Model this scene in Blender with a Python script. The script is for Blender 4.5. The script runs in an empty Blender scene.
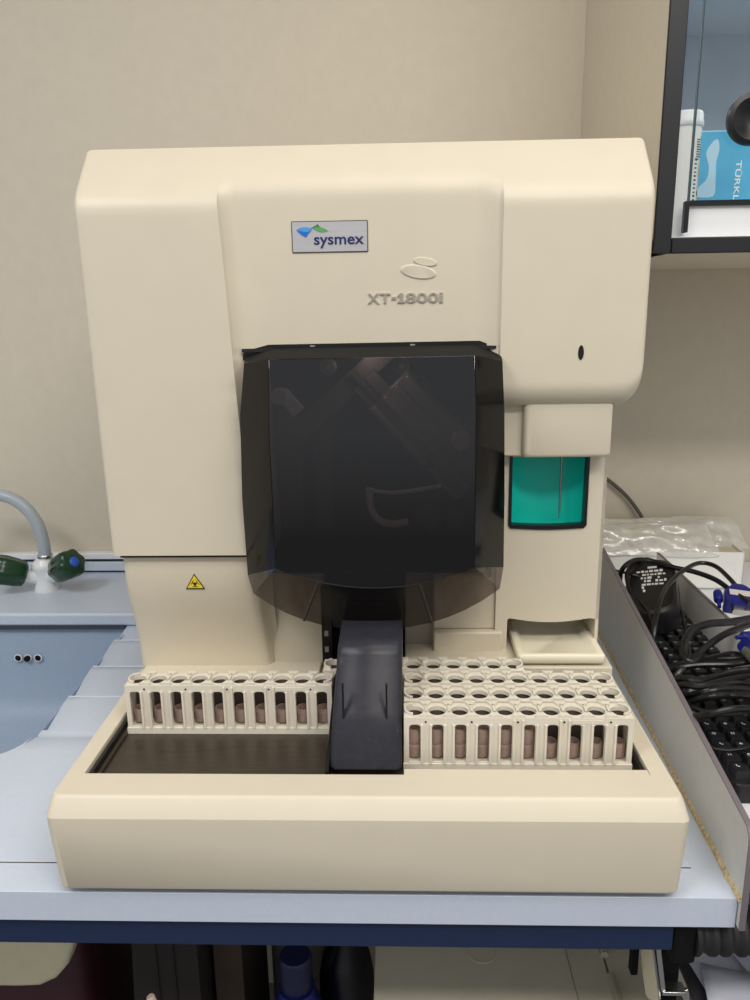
import bpy, bmesh, math, random
from math import sin, cos, pi, sqrt, radians
from mathutils import Vector, Matrix

random.seed(4)
SC = bpy.context.scene
COL = SC.collection

# ------------------------------------------------------------------ camera
F_PX, PITCH, YAW, ROLL = 762.8, .2436, .0334, -.0154
CAM = Vector((.0313, -.5351, .4763))
_f = Vector((-sin(YAW)*cos(PITCH), cos(YAW)*cos(PITCH), -sin(PITCH)))
_r = Vector((cos(YAW), sin(YAW), 0))
_u = _r.cross(_f)
_r, _u = cos(ROLL)*_r + sin(ROLL)*_u, -sin(ROLL)*_r + cos(ROLL)*_u
cd = bpy.data.cameras.new('camera'); cam = bpy.data.objects.new('camera', cd); COL.objects.link(cam)
m3 = Matrix((_r, _u, -_f)).transposed()
cam.matrix_world = Matrix.Translation(CAM) @ m3.to_4x4()
cd.sensor_fit = 'AUTO'; cd.sensor_width = 36; cd.lens = F_PX/1000*36
cd.clip_start = .01; cd.clip_end = 50
SC.camera = cam

def pix(u, v, ax, val):
    """point of the place seen at u, v of the photo that lies on the plane ax = val"""
    d = _f + _r*((u-375)/F_PX) - _u*((v-500)/F_PX)
    i = 'xyz'.index(ax)
    return CAM + d*((val-CAM[i])/d[i])

# ------------------------------------------------------------------ materials
def lin(c):
    return tuple((x/255/12.92 if x/255 <= .04045 else ((x/255+.055)/1.055)**2.4) for x in c)

MATS = {}
def mat(name, rgb, rough=.5, metal=0, spec=.5, var=.0, scale=40., bump=0., bscale=300., stretch=None, coat=0., trans=0., alpha=1., sss=0.):
    if name in MATS: return MATS[name]
    m = bpy.data.materials.new(name); m.use_nodes = True
    nt = m.node_tree; p = nt.nodes['Principled BSDF']
    c = lin(rgb)
    p.inputs['Base Color'].default_value = (*c, 1)
    p.inputs['Roughness'].default_value = rough
    p.inputs['Metallic'].default_value = metal
    p.inputs['Specular IOR Level'].default_value = spec
    p.inputs['Coat Weight'].default_value = coat
    p.inputs['Transmission Weight'].default_value = trans
    p.inputs['Alpha'].default_value = alpha
    tc = nt.nodes.new('ShaderNodeTexCoord')
    vec = tc.outputs['Object']
    if stretch:
        mp = nt.nodes.new('ShaderNodeMapping'); mp.inputs['Scale'].default_value = stretch
        nt.links.new(vec, mp.inputs['Vector']); vec = mp.outputs['Vector']
    if var:
        n = nt.nodes.new('ShaderNodeTexNoise'); n.inputs['Scale'].default_value = scale; n.inputs['Detail'].default_value = 4
        nt.links.new(vec, n.inputs['Vector'])
        r = nt.nodes.new('ShaderNodeValToRGB')
        r.color_ramp.elements[0].position = .3; r.color_ramp.elements[1].position = .7
        r.color_ramp.elements[0].color = (*[max(0, x*(1-var)) for x in c], 1)
        r.color_ramp.elements[1].color = (*[min(1, x*(1+var)) for x in c], 1)
        nt.links.new(n.outputs['Fac'], r.inputs['Fac']); nt.links.new(r.outputs['Color'], p.inputs['Base Color'])
    if bump:
        n2 = nt.nodes.new('ShaderNodeTexNoise'); n2.inputs['Scale'].default_value = bscale; n2.inputs['Detail'].default_value = 3
        nt.links.new(vec, n2.inputs['Vector'])
        b = nt.nodes.new('ShaderNodeBump'); b.inputs['Strength'].default_value = bump; b.inputs['Distance'].default_value = .001
        nt.links.new(n2.outputs['Fac'], b.inputs['Height']); nt.links.new(b.outputs['Normal'], p.inputs['Normal'])
    MATS[name] = m
    return m

def smoked(name, tint, body, gloss=.04, bodyw=.3, ior=1.42):
    """tinted clear plastic sheet"""
    m = bpy.data.materials.new(name); m.use_nodes = True
    nt = m.node_tree; nt.nodes.clear()
    out = nt.nodes.new('ShaderNodeOutputMaterial')
    tr = nt.nodes.new('ShaderNodeBsdfTransparent'); tr.inputs['Color'].default_value = (*tint, 1)
    df = nt.nodes.new('ShaderNodeBsdfDiffuse'); df.inputs['Color'].default_value = (*body, 1)
    gl = nt.nodes.new('ShaderNodeBsdfGlossy'); gl.inputs['Roughness'].default_value = gloss; gl.inputs['Color'].default_value = (1, 1, 1, 1)
    fr = nt.nodes.new('ShaderNodeFresnel'); fr.inputs['IOR'].default_value = ior
    n = nt.nodes.new('ShaderNodeTexNoise'); n.inputs['Scale'].default_value = 160; n.inputs['Detail'].default_value = 6
    tc = nt.nodes.new('ShaderNodeTexCoord'); nt.links.new(tc.outputs['Object'], n.inputs['Vector'])
    mr = nt.nodes.new('ShaderNodeMapRange'); mr.inputs['From Min'].default_value = .35; mr.inputs['From Max'].default_value = .75
    mr.inputs['To Min'].default_value = bodyw*.88; mr.inputs['To Max'].default_value = bodyw*1.12
    nt.links.new(n.outputs['Fac'], mr.inputs['Value'])
    a = nt.nodes.new('ShaderNodeMixShader'); b = nt.nodes.new('ShaderNodeMixShader')
    nt.links.new(mr.outputs['Result'], a.inputs['Fac'])
    nt.links.new(tr.outputs[0], a.inputs[1]); nt.links.new(df.outputs[0], a.inputs[2])
    nt.links.new(fr.outputs[0], b.inputs['Fac']); nt.links.new(a.outputs[0], b.inputs[1]); nt.links.new(gl.outputs[0], b.inputs[2])
    nt.links.new(b.outputs[0], out.inputs['Surface'])
    MATS[name] = m
    return m

BEIGE = mat('beige_plastic', (211, 201, 180), .42, var=.015, scale=25, bump=.06, bscale=900)
BEIGE2 = mat('beige_plastic_low', (210, 199, 177), .45, var=.02, scale=20, bump=.06, bscale=900)
RACKM = mat('ivory_rack_plastic', (220, 212, 195), .45, var=.02, scale=60)
TUBEM = mat('mauve_brown_insert', (170, 146, 134), .55, var=.12, scale=200)
STEEL = mat('dark_brushed_steel', (92, 84, 74), .36, metal=.75, var=.12, scale=30, stretch=(1, 14, 14))
CHROME = mat('steel', (200, 200, 198), .25, metal=1)
BLACK = mat('black_plastic', (16, 16, 17), .35)
BLACKM = mat('matte_black', (12, 12, 13), .7, spec=.2)
SMOKE = smoked('smoked_cover_plastic', (.21, .178, .172), (.010, .010, .012), .06, .25, 1.58)
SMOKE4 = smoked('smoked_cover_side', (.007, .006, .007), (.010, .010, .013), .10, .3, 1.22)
SMOKE2 = smoked('smoked_chute_plastic', (.22, .175, .165), (.062, .062, .080), .30, .45, 1.3)
SMOKE3 = smoked('clear_smoked_lip_plastic', (.34, .29, .265), (.030, .027, .026), .22, .3, 1.2)
DARKIN = mat('dark_interior', (24, 22, 23), .7)
GREYMETAL = mat('aluminium', (176, 168, 160), .42, metal=.5, var=.1, scale=50)
TEAL = mat('teal_plastic', (18, 196, 178), .3, var=.03)
NAVY = mat('navy_letter', (24, 36, 92), .4)
LOGOBLUE = mat('logo_blue', (22, 108, 196), .4); LOGOBLUE2 = mat('logo_light_blue', (74, 152, 220), .4)
LOGOGREEN = mat('logo_green', (52, 132, 72), .4); LOGOGREEN2 = mat('logo_light_green', (96, 158, 96), .4)
SILVER = mat('silver_badge', (196, 194, 196), .32, metal=.35, var=.06, scale=30, stretch=(1, 1, 20))
GREYL = mat('grey_letter', (158, 150, 142), .45)
YELLOW = mat('sign_yellow', (232, 206, 40), .5)
WALL = mat('wall_laminate', (207, 197, 178), .6, var=.02, scale=60, bump=.05, bscale=400)
SIDE = mat('cabinet_side_laminate', (214, 205, 186), .55, var=.025, scale=120, bump=.05, bscale=400)
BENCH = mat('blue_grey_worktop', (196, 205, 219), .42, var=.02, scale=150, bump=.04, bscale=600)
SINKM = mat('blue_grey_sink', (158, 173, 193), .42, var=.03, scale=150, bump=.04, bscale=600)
DGREY = mat('dark_seam', (60, 66, 76), .6)
WHITE = mat('white_plastic', (232, 232, 230), .4)
WHITEM = mat('white_laminate', (226, 227, 230), .45, var=.01)
TAPGREY = mat('grey_tap_enamel', (166, 174, 180), .3)
TAPWHITE = mat('white_tap_enamel', (226, 228, 228), .25)
GREEN = mat('dark_green_knob', (20, 58, 34), .22, var=.1)
BLUEB = mat('blue_button', (40, 92, 190), .35)
GPANEL = mat('grey_laminate', (212, 210, 204), .5, var=.025, scale=90)
EDGE = mat('grey_edge_band', (112, 104, 108), .5)
CHIP = mat('raw_chipboard', (204, 184, 144), .9, var=.35, scale=260, bump=.7, bscale=400)
KEYM = mat('black_key', (24, 24, 27), .4)
KBODY = mat('keyboard_body', (18, 18, 20), .4)
LEGEND = mat('white_legend', (215, 215, 215), .5)
CABLE = mat('black_cable_sheath', (17, 17, 18), .3)
VGABLUE = mat('blue_connector', (18, 26, 110), .35)
FOAM = mat('white_box_card', (238, 237, 232), .7, var=.015, scale=60)
CREAM = mat('cream_lining', (206, 196, 172), .7, var=.08, scale=25)
FRAME = mat('black_aluminium', (26, 27, 31), .42)
CABBACK = mat('cabinet_grey_back', (192, 196, 202), .55, var=.03, scale=20)
BLUEBOX = mat('blue_pack', (86, 176, 216), .3, var=.06, scale=30)
RAILM = mat('navy_rail', (18, 38, 72), .45)
FLOORM = mat('grey_floor', (118, 116, 118), .6, var=.08, scale=120)
CEIL = mat('ceiling_white', (226, 224, 218), .8, var=.01)
MAROON = mat('maroon_bin', (58, 22, 32), .5)
CREAMBIN = mat('cream_bin_lid', (214, 206, 172), .5, var=.04, scale=40)
DKBOX = mat('dark_brown_card', (34, 26, 23), .75, var=.1, scale=40)
BRBOX = mat('brown_card', (66, 52, 42), .8, var=.15, scale=30)
JUG = mat('translucent_white_jug', (120, 114, 104), .5, var=.05, scale=30)
CHEST = mat('beige_chest', (222, 213, 186), .5, var=.03, scale=30)
PAPER = mat('white_paper', (214, 216, 228), .8, var=.03)
TICK = mat('dark_print', (60, 60, 66), .6)

def bagmat():
    m = bpy.data.materials.new('clear_bag_film'); m.use_nodes = True
    nt = m.node_tree; nt.nodes.clear()
    out = nt.nodes.new('ShaderNodeOutputMaterial')
    tr = nt.nodes.new('ShaderNodeBsdfTransparent'); tr.inputs['Color'].default_value = (.96, .95, .92, 1)
    df = nt.nodes.new('ShaderNodeBsdfDiffuse'); df.inputs['Color'].default_value = (.92, .90, .84, 1)
    gl = nt.nodes.new('ShaderNodeBsdfGlossy'); gl.inputs['Roughness'].default_value = .12
    n = nt.nodes.new('ShaderNodeTexNoise'); n.inputs['Scale'].default_value = 55; n.inputs['Detail'].default_value = 5
    tc = nt.nodes.new('ShaderNodeTexCoord'); nt.links.new(tc.outputs['Object'], n.inputs['Vector'])
    mr = nt.nodes.new('ShaderNodeMapRange'); mr.inputs['To Min'].default_value = .35; mr.inputs['To Max'].default_value = .75
    nt.links.new(n.outputs['Fac'], mr.inputs['Value'])
    bp = nt.nodes.new('ShaderNodeBump'); bp.inputs['Strength'].default_value = .9; bp.inputs['Distance'].default_value = .004
    nt.links.new(n.outputs['Fac'], bp.inputs['Height'])
    nt.links.new(bp.outputs['Normal'], gl.inputs['Normal']); nt.links.new(bp.outputs['Normal'], df.inputs['Normal'])
    a = nt.nodes.new('ShaderNodeMixShader'); b = nt.nodes.new('ShaderNodeMixShader'); b.inputs['Fac'].default_value = .14
    nt.links.new(mr.outputs['Result'], a.inputs['Fac'])
    nt.links.new(tr.outputs[0], a.inputs[1]); nt.links.new(df.outputs[0], a.inputs[2])
    nt.links.new(a.outputs[0], b.inputs[1]); nt.links.new(gl.outputs[0], b.inputs[2])
    nt.links.new(b.outputs[0], out.inputs['Surface'])
    return m
BAGM = bagmat()
def glassmat():
    m = bpy.data.materials.new('clear_glass'); m.use_nodes = True
    nt = m.node_tree; nt.nodes.clear()
    out = nt.nodes.new('ShaderNodeOutputMaterial')
    tr = nt.nodes.new('ShaderNodeBsdfTransparent'); tr.inputs['Color'].default_value = (.90, .94, .93, 1)
    gl = nt.nodes.new('ShaderNodeBsdfGlossy'); gl.inputs['Roughness'].default_value = .02
    fr = nt.nodes.new('ShaderNodeFresnel'); fr.inputs['IOR'].default_value = 1.45
    b = nt.nodes.new('ShaderNodeMixShader')
    nt.links.new(fr.outputs[0], b.inputs['Fac']); nt.links.new(tr.outputs[0], b.inputs[1]); nt.links.new(gl.outputs[0], b.inputs[2])
    nt.links.new(b.outputs[0], out.inputs['Surface'])
    return m
GLASS = glassmat()
GLASSEDGE = mat('green_glass_edge', (52, 78, 82), .2)

# ------------------------------------------------------------------ helpers
def thing(name, label, cat, loc=(0, 0, 0), group=None):
    o = bpy.data.objects.new(name, None); COL.objects.link(o)
    o.location = loc; o.empty_display_size = .02
    o['label'] = label; o['category'] = cat
    if group: o['group'] = group
    return o

def tag(o, label, cat, group=None):
    o['label'] = label; o['category'] = cat
    if group: o['group'] = group
    return o

def obj(name, bm, m, parent=None, local=False, bevel=0, seg=2, sharp=35, smooth=True, label=None):
    """one mesh object; its vertices are in world space unless local"""
    bmesh.ops.recalc_face_normals(bm, faces=bm.faces)
    me = bpy.data.meshes.new(name); bm.to_mesh(me); bm.free()
    return link(name, me, m, parent, local, bevel, seg, sharp, smooth, label)

def link(name, me, m, parent=None, local=False, bevel=0, seg=2, sharp=35, smooth=True, label=None):
    if len(me.materials): me.materials.clear()
    for x in (m if isinstance(m, (list, tuple)) else [m]): me.materials.append(x)
    o = bpy.data.objects.new(name, me); COL.objects.link(o)
    if smooth:
        for p in me.polygons: p.use_smooth = True
        me.set_sharp_from_angle(angle=radians(sharp))
    if parent:
        o.parent = parent
        if not local:
            w = Vector((0, 0, 0)); q = parent
            while q: w += q.location; q = q.parent
            o.location = -w
    elif not local and False: pass
    if bevel:
        b = o.modifiers.new('bevel', 'BEVEL'); b.width = bevel; b.segments = seg; b.limit_method = 'ANGLE'; b.angle_limit = radians(40)
    if label: o['label'] = label
    return o

def recentre(o):
    """put a one-mesh thing's origin at the base of its mesh"""
    vs = [v.co for v in o.data.vertices]
    c = Vector((sum(v.x for v in vs)/len(vs), sum(v.y for v in vs)/len(vs), min(v.z for v in vs)))
    o.data.transform(Matrix.Translation(-c)); o.location = c
    return o

def box(bm, x0, x1, y0, y1, z0, z1, M=None):
    vs = [bm.verts.new(p) for p in ((x0,y0,z0),(x1,y0,z0),(x1,y1,z0),(x0,y1,z0),(x0,y0,z1),(x1,y0,z1),(x1,y1,z1),(x0,y1,z1))]
    for f in ((0,3,2,1),(4,5,6,7),(0,1,5,4),(1,2,6,5),(2,3,7,6),(3,0,4,7)): bm.faces.new([vs[i] for i in f])
    if M:
        for v in vs: v.co = M @ v.co
    return bm
def B(*a): return box(bmesh.new(), *a)

def loft(bm, rings, closed=True, cap0=True, cap1=True, mi=0):
    rows = [[bm.verts.new(p) for p in r] for r in rings]
    n = len(rows[0])
    for a, b in zip(rows, rows[1:]):
        for i in range(n if closed else n-1):
            j = (i+1) % n
            try: bm.faces.new((a[i], a[j], b[j], b[i])).material_index = mi
            except ValueError: pass
    if cap0: bm.faces.new(rows[0][::-1]).material_index = mi
    if cap1: bm.faces.new(rows[-1]).material_index = mi
    return rows

def rrect(x0, x1, y0, y1, r, n=5):
    """rounded rectangle, counter clockwise, as 2-D points"""
    out = []
    for cx, cy, a in ((x1-r, y0+r, -pi/2), (x1-r, y1-r, 0), (x0+r, y1-r, pi/2), (x0+r, y0+r, pi)):
        for k in range(n+1):
            t = a + pi/2*k/n
            out.append((cx+r*cos(t), cy+r*sin(t)))
    return out

def lathe(bm, prof, M=None, n=24):
    rings = []
    for r, z in prof:
        ring = [Vector((max(r, 1e-5)*cos(2*pi*k/n), max(r, 1e-5)*sin(2*pi*k/n), z)) for k in range(n)]
        rings.append([M @ p for p in ring] if M else ring)
    loft(bm, rings)
    return bm

def axis_m(p, d, roll=0):
    """matrix placing local z along d at p"""
    return Matrix.Translation(Vector(p)) @ Vector(d).to_track_quat('Z', 'Y').to_matrix().to_4x4() @ Matrix.Rotation(roll, 4, 'Z')

def smooth_path(pts, sub=6):
    pts = [Vector(p) for p in pts]; out = []
    for i in range(len(pts)-1):
        p0 = pts[max(i-1, 0)]; p1 = pts[i]; p2 = pts[i+1]; p3 = pts[min(i+2, len(pts)-1)]
        for k in range(sub):
            t = k/sub
            out.append(.5*((2*p1)+(p2-p0)*t+(2*p0-5*p1+4*p2-p3)*t*t+(3*p1-p0-3*p2+p3)*t**3))
    out.append(pts[-1]); return out

def tube(bm, pts, r, n=10, sub=6, rad=None):
    path = smooth_path(pts, sub) if sub else [Vector(p) for p in pts]
    t0 = (path[1]-path[0]).normalized()
    ref = Vector((0, 0, 1)) if abs(t0.z) < .9 else Vector((1, 0, 0))
    nrm = (ref - t0*ref.dot(t0)).normalized(); rings = []
    for i, p in enumerate(path):
        t = (path[min(i+1, len(path)-1)] - path[max(i-1, 0)]).normalized()
        nrm = (nrm - t*nrm.dot(t)).normalized(); bn = t.cross(nrm)
        rr = rad(i/(len(path)-1)) if rad else r
        rings.append([p + rr*(cos(2*pi*k/n)*nrm + sin(2*pi*k/n)*bn) for k in range(n)])
    loft(bm, rings); return bm

def plate(outline, holes, z0, z1):
    """flat plate with holes, in its own x-y plane, as a mesh"""
    cu = bpy.data.curves.new('t', 'CURVE'); cu.dimensions = '2D'; cu.fill_mode = 'BOTH'; cu.extrude = (z1-z0)/2
    for pts in [outline]+list(holes):
        s = cu.splines.new('POLY'); s.points.add(len(pts)-1); s.use_cyclic_u = True
        for q, p in zip(s.points, pts): q.co = (p[0], p[1], 0, 1)
    return _bake(cu, Matrix.Translation((0, 0, (z0+z1)/2)))

def _bake(cu, M=None):
    o = bpy.data.objects.new('t', cu); COL.objects.link(o)
    dg = bpy.context.evaluated_depsgraph_get(); dg.update()
    me = bpy.data.meshes.new_from_object(o.evaluated_get(dg)); bpy.data.objects.remove(o); bpy.data.curves.remove(cu)
    if M: me.transform(M)
    return me

def text_mesh(s, w, h, depth, bold=0., spacing=1.):
    """lettering in the x-y plane, centred, fitted to w x h"""
    cu = bpy.data.curves.new('t', 'FONT'); cu.body = s; cu.size = 1; cu.offset = bold; cu.space_character = spacing; cu.resolution_u = 6
    cu.fill_mode = 'BOTH'; cu.extrude = .5
    me = _bake(cu)
    xs = [v.co.x for v in me.vertices]; ys = [v.co.y for v in me.vertices]
    sx = w/(max(xs)-min(xs)); sy = h/(max(ys)-min(ys))
    for v in me.vertices:
        v.co = ((v.co.x-(max(xs)+min(xs))/2)*sx, (v.co.y-(max(ys)+min(ys))/2)*sy, v.co.z*depth)
    return me

def add_mesh(bm, me, M=None, free=True):
    if M: me.transform(M)
    bm.from_mesh(me)
    if free: bpy.data.meshes.remove(me)
    return bm

FRONT = Matrix.Rotation(pi/2, 4, 'X')          # x-y plane -> faces -y (towards the viewer)
def front_at(x, y, z, rot=0): return Matrix.Translation((x, y, z)) @ FRONT @ Matrix.Rotation(rot, 4, 'Z')
def ellipse(cx, cy, a, b, rot=0, n=28):
    return [(cx+a*cos(t)*cos(rot)-b*sin(t)*sin(rot), cy+a*cos(t)*sin(rot)+b*sin(t)*cos(rot)) for t in (2*pi*k/n for k in range(n))]
def lerp(a, b, t): return a+(b-a)*t
def struct(o): o['kind'] = 'structure'; return o
def circ(cx, cy, r, n=20): return ellipse(cx, cy, r, r, 0, n)
def copy_tree(o, parent=None):
    c = o.copy(); COL.objects.link(c)
    if parent: c.parent = parent
    for ch in list(o.children): copy_tree(ch, c)
    return c

# ------------------------------------------------------------------ the room
YW = .7765
struct(obj('floor', B(-2.2, 2.4, -1.6, YW, -.94, -.9), FLOORM))
struct(obj('ceiling', B(-2.2, 2.4, -1.6, YW, 1.75, 1.79), CEIL))
struct(obj('wall_back', B(-2.2, 2.4, YW, YW+.08, -.9, 1.75), WALL))
bm = B(-1.4, .30, YW-.016, YW, .047, .0585)
struct(obj('trim_1', bm, WHITEM, bevel=.002))
bm = B(-1.4, .30, YW-.012, YW, .0235, .041)
struct(obj('trim_2', bm, mat('light_blue_grey_trim', (196, 206, 218), .4), bevel=.002))
bm = B(-1.4, .30, YW-.006, YW, .02, .047)
struct(obj('trim_3', bm, DGREY))

# ------------------------------------------------------------------ worktop with sink
wt = thing('sink_worktop', 'pale blue-grey moulded worktop with ribbed drainboard and sink basin', 'worktop', (-.1, .4, -.03))
SX0, SX1, SY0, SY1 = -.86, -.40, .205, .576      # basin opening
DX1 = .283                                         # drainboard right end
hole = [(-.40-.03, SY0)]
hole = [(DX1, .041), (DX1, .575), (SX0, .575), (SX0, SY0), (-.43, SY0)] + [(-.43+.03*sin(a), SY0-.03+.03*cos(a)) for a in (.4, .8, 1.2)] + [(-.40, .041)]
# worktop slab: front lip, left of the drainboard and right end (front edge rounded by the bevel)
bm = bmesh.new()
add_mesh(bm, plate([(-1.4, .006), (.3085, .006), (.3312, .60), (-1.4, .60)], [[(-.40, .041), (DX1, .041), (DX1, .5795), (SX0, .5795), (SX0, SY0)] + [(-.445+.045*cos(a), SY0+.045+.045*sin(a)) for a in [-pi/2+pi/2*k/8 for k in range(9)]]], -.029, 0))
bmesh.ops.remove_doubles(bm, verts=bm.verts, dist=1e-5)
bmesh.ops.dissolve_limit(bm, angle_limit=.01, verts=bm.verts, edges=bm.edges)
obj('slab', bm, BENCH, wt, bevel=.006, seg=3)
# drainboard: long ridges rising towards the wall, each dropping 5 mm at its far end
bm = bmesh.new()
ys = [.041, .266, .3483, .4342, .5213, .6065]
secs = []
for k in range(5):
    a, b = ys[k], ys[k+1]
    lo, hi = (-.0015, -.0015) if k == 0 else (-.0085, 0)
    for t in (0, .06, .15, .35, .7, .80, .815, .93, .955, .975, 1.0):
        z = (lo+(hi-lo)*min(1, t*1.1)**.7-(.003 if t == 0 else 0)) if k else -.0015
        if t == .955: z -= .0022
        if t == 1.0 and k: z -= .0012
        y = a+(b-a)*t - (0 if t else -.0006)
        secs.append((y, z, k == 0 and t < .92, -.401 + (0 if k == 0 else .0045*(1-t)) - .0018*k))
rows = []
for y, z, land, xs in secs:
    if land: z = .0003; xs = -.4085 if y < .20 else lerp(-.4085, -.4005, (y-.20)/.05)
    row = [(xs+.004, y, -.05), (xs+.0005, y, z-.012), (xs+.002, y, z-.004), (xs+.006, y, z), (xs+.05, y, z), (DX1, y, z)] if not land else [(xs+.001, y, -.05), (xs+.001, y, z-.0002), (xs+.002, y, z-.0001), (xs+.006, y, z), (xs+.05, y, z), (DX1, y, z)]
    rows.append(row)
loft(bm, rows, closed=False, cap0=False, cap1=False)
obj('drainboard', bm, BENCH, wt, sharp=50)
# basin
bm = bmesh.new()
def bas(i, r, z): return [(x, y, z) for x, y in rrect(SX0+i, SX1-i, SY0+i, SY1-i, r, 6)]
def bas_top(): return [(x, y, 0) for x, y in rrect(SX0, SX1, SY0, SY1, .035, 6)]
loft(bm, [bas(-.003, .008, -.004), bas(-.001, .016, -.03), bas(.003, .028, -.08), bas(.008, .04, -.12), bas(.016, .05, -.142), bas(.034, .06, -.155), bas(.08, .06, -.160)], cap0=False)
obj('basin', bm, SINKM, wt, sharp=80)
bm = B(-1.4, .30, SY1-.004, YW-.004, -.001, .02)
obj('tap_ledge', bm, BENCH, wt, bevel=.004, seg=3)
bm = B(SX0, SX1-.003, SY1-.006, SY1-.0015, -.0055, -.0005)
obj('ledge_seam', bm, DGREY, wt)
for k, dx in enumerate((-.0158, 0, .0165)):
    bm = lathe(bmesh.new(), [(.0064, 0), (.0064, .0006), (.0050, .0008), (.0049, .0003)], axis_m((-.5648+dx, SY1-.0075+.002, -.0548), (0, -1, .02)), 20)
    ring = obj('overflow_rim', bm, WHITE, wt)
    bm = lathe(bmesh.new(), [(.0049, 0), (.0049, .0007 if k != 1 else .004)], axis_m((-.5648+dx, SY1-.0075+.002, -.0548), (0, -1, .02)), 20)
    obj('overflow_hole', bm, BLACKM, ring)
# steel rail under the front edge
bm = B(-1.4, .2612, .012, .032, -.0585, -.0292)
tag(recentre(obj('bench_rail', bm, RAILM, bevel=.001)), 'navy blue steel rail running under the front edge of the worktop', 'rail')

# ------------------------------------------------------------------ mixer tap
tp = thing('mixer_tap', 'white sink mixer tap with grey swan-neck spout and green knobs', 'tap', (-.575, .683, .02))
cx, cy = -.575, .683
bm = lathe(bmesh.new(), [(.0205, .02), (.0205, .024), (.0185, .03), (.0180, .054), (.021, .060), (.0212, .064), (.018, .070), (.0135, .074), (.013, .077)], Matrix.Translation((cx, cy, 0)), 28)
for s in (-1, 1):
    d = Vector((s*.80, -.42, .36 if s < 0 else .48)).normalized()
    tube(bm, [Vector((cx, cy, .038)), Vector((cx, cy, .038))+d*.044], .0120, 16, 0)
obj('valve_body', bm, TAPWHITE, tp, sharp=50)
bm = lathe(bmesh.new(), [(.0118, .0765), (.0125, .078), (.0125, .0815), (.0115, .083)], Matrix.Translation((cx+.003, cy, 0)), 24)
obj('spout_collar', bm, CHROME, tp)
bm = bmesh.new()
tube(bm, [(cx+.003, cy, .08), (cx+.003, cy, .105), (cx-.003, cy, .135), (cx-.018, cy, .162), (cx-.042, cy, .181), (cx-.072, cy, .187), (cx-.11, cy-.002, .178), (cx-.135, cy-.004, .158), (cx-.146, cy-.006, .135)], .0102, 18, 6)
obj('spout', bm, TAPGREY, tp)
for s in (-1, 1):
    d = Vector((s*.80, -.42, .36 if s < 0 else .48)).normalized()
    base = Vector((cx, cy, .040))+d*(.032 if s < 0 else .037)
    bm = bmesh.new(); rings = []
    for r, z in ((.0150, 0), (.0200, .003), (.0225, .016), (.0240, .036), (.0232, .046), (.0195, .050)):
        rings.append([axis_m(base, d) @ Vector((r*(1+.07*cos(6*t))*cos(t), r*(1+.07*cos(6*t))*sin(t), z)) for t in (2*pi*k/48 for k in range(48))])
    loft(bm, rings)
    kn = obj('knob', bm, GREEN, tp, sharp=60, label='dark green lobed tap knob')
    bm = lathe(bmesh.new(), [(.0085, .049), (.0085, .0515), (.006, .0535), (.001, .054)], axis_m(base, d), 20)
    obj('button', bm, BLUEB if s > 0 else mat('red_button', (180, 40, 40), .35), kn)

# ------------------------------------------------------------------ the analyzer
AN = thing('laboratory_analyzer', 'large beige benchtop laboratory analyzer with smoked front cover and rack tray', 'laboratory analyzer', (0, .26, 0))
FY = .1957
HW = .2615
def smax(a, b, k):
    h = max(k-abs(a-b), 0)/k
    return max(a, b)+h*h*k*.25
ZB, SL, ZT, XR = .5775, .896, .6285, .1266
RW, RD = .0145, .0105
def xl_of(z): return -.1325 + min(max(.5754-z, 0), .36)/.26*.0115
def fy(x, z):
    p = smax(FY, FY+(z-ZB)*SL, .009)
    a, b = xl_of(z), XR
    if a < x < b:
        t = min((x-a)/RW, (b-x)/(RW*1.7), 1)
        d = RD*(1-(1-t)**2)
        p = smax(p, FY+d, .010) if d > 0 else p
    r = .0045; e = abs(x)-(HW-r)
    if e > 0: p += r-sqrt(max(r*r-e*e, 0))
    return p
def ztop(x):
    r = .006; e = abs(x)-(HW-r)
    return ZT-(r-sqrt(max(r*r-e*e, 0)) if e > 0 else 0)
def strip(bm, xfun, nc, zbot, nr, rb=0, back=(), xoff=None):
    """front skin over columns xfun(c, z), rows from zbot(x) to the top; back: which borders run to the rear"""
    g = []
    for c in range(nc):
        col = []
        for r in range(nr):
            t = r/(nr-1)
            t = t if not rb else (t**1.35)
            x = xfun(c, .5); zb = zbot(x)
            z = zb+(ztop(x)-zb)*t
            x = xfun(c, z)
            y = fy(x, z)
            x += xoff(c, z) if xoff else 0
            if rb and z < zb+rb: y += rb-sqrt(max(rb*rb-(rb-(z-zb))**2, 0))
            col.append(bm.verts.new((x, y, z)))
        g.append(col)
    for c in range(nc-1):
        for r in range(nr-1):
            bm.faces.new((g[c][r], g[c+1][r], g[c+1][r+1], g[c][r+1]))
    def rear(vs, y, dz=0):
        q = [bm.verts.new((v.co.x, y, v.co.z+dz)) for v in vs]
        for i in range(len(vs)-1): bm.faces.new((vs[i], vs[i+1], q[i+1], q[i]))
    for b, y in back:
        if b == 'L': rear(g[0], y)
        if b == 'R': rear(g[-1], y)
        if b == 'B': rear([col[0] for col in g], y)
        if b == 'T': rear([col[-1] for col in g], y)
    return g
bm = bmesh.new()
NL = 22
def edgecols(t): return t
LX = [-HW, -HW+.0003, -HW+.0010, -HW+.0022, -HW+.0040, -.252]
strip(bm, lambda c, z: LX[c] if c < 6 else lerp(-.252, xl_of(z), (c-5)/14), 20, lambda x: .238, 60, back=(('L', .62), ('B', .62), ('T', .62), ('R', .30)), xoff=lambda c, z: -.0038*min(max((z-.238)/.34, 0), 1)*(1-c/19))
def ccol(c, z):
    a = xl_of(z)
    if c <= 10: return lerp(a, a+RW, c/10)
    if c <= 20: return lerp(a+RW, XR-RW*1.7, (c-10)/10)
    return lerp(XR-RW*1.7, XR, (c-20)/12)
strip(bm, ccol, 33, lambda x: .4425, 46, back=(('B', .30), ('T', .62)))
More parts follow.
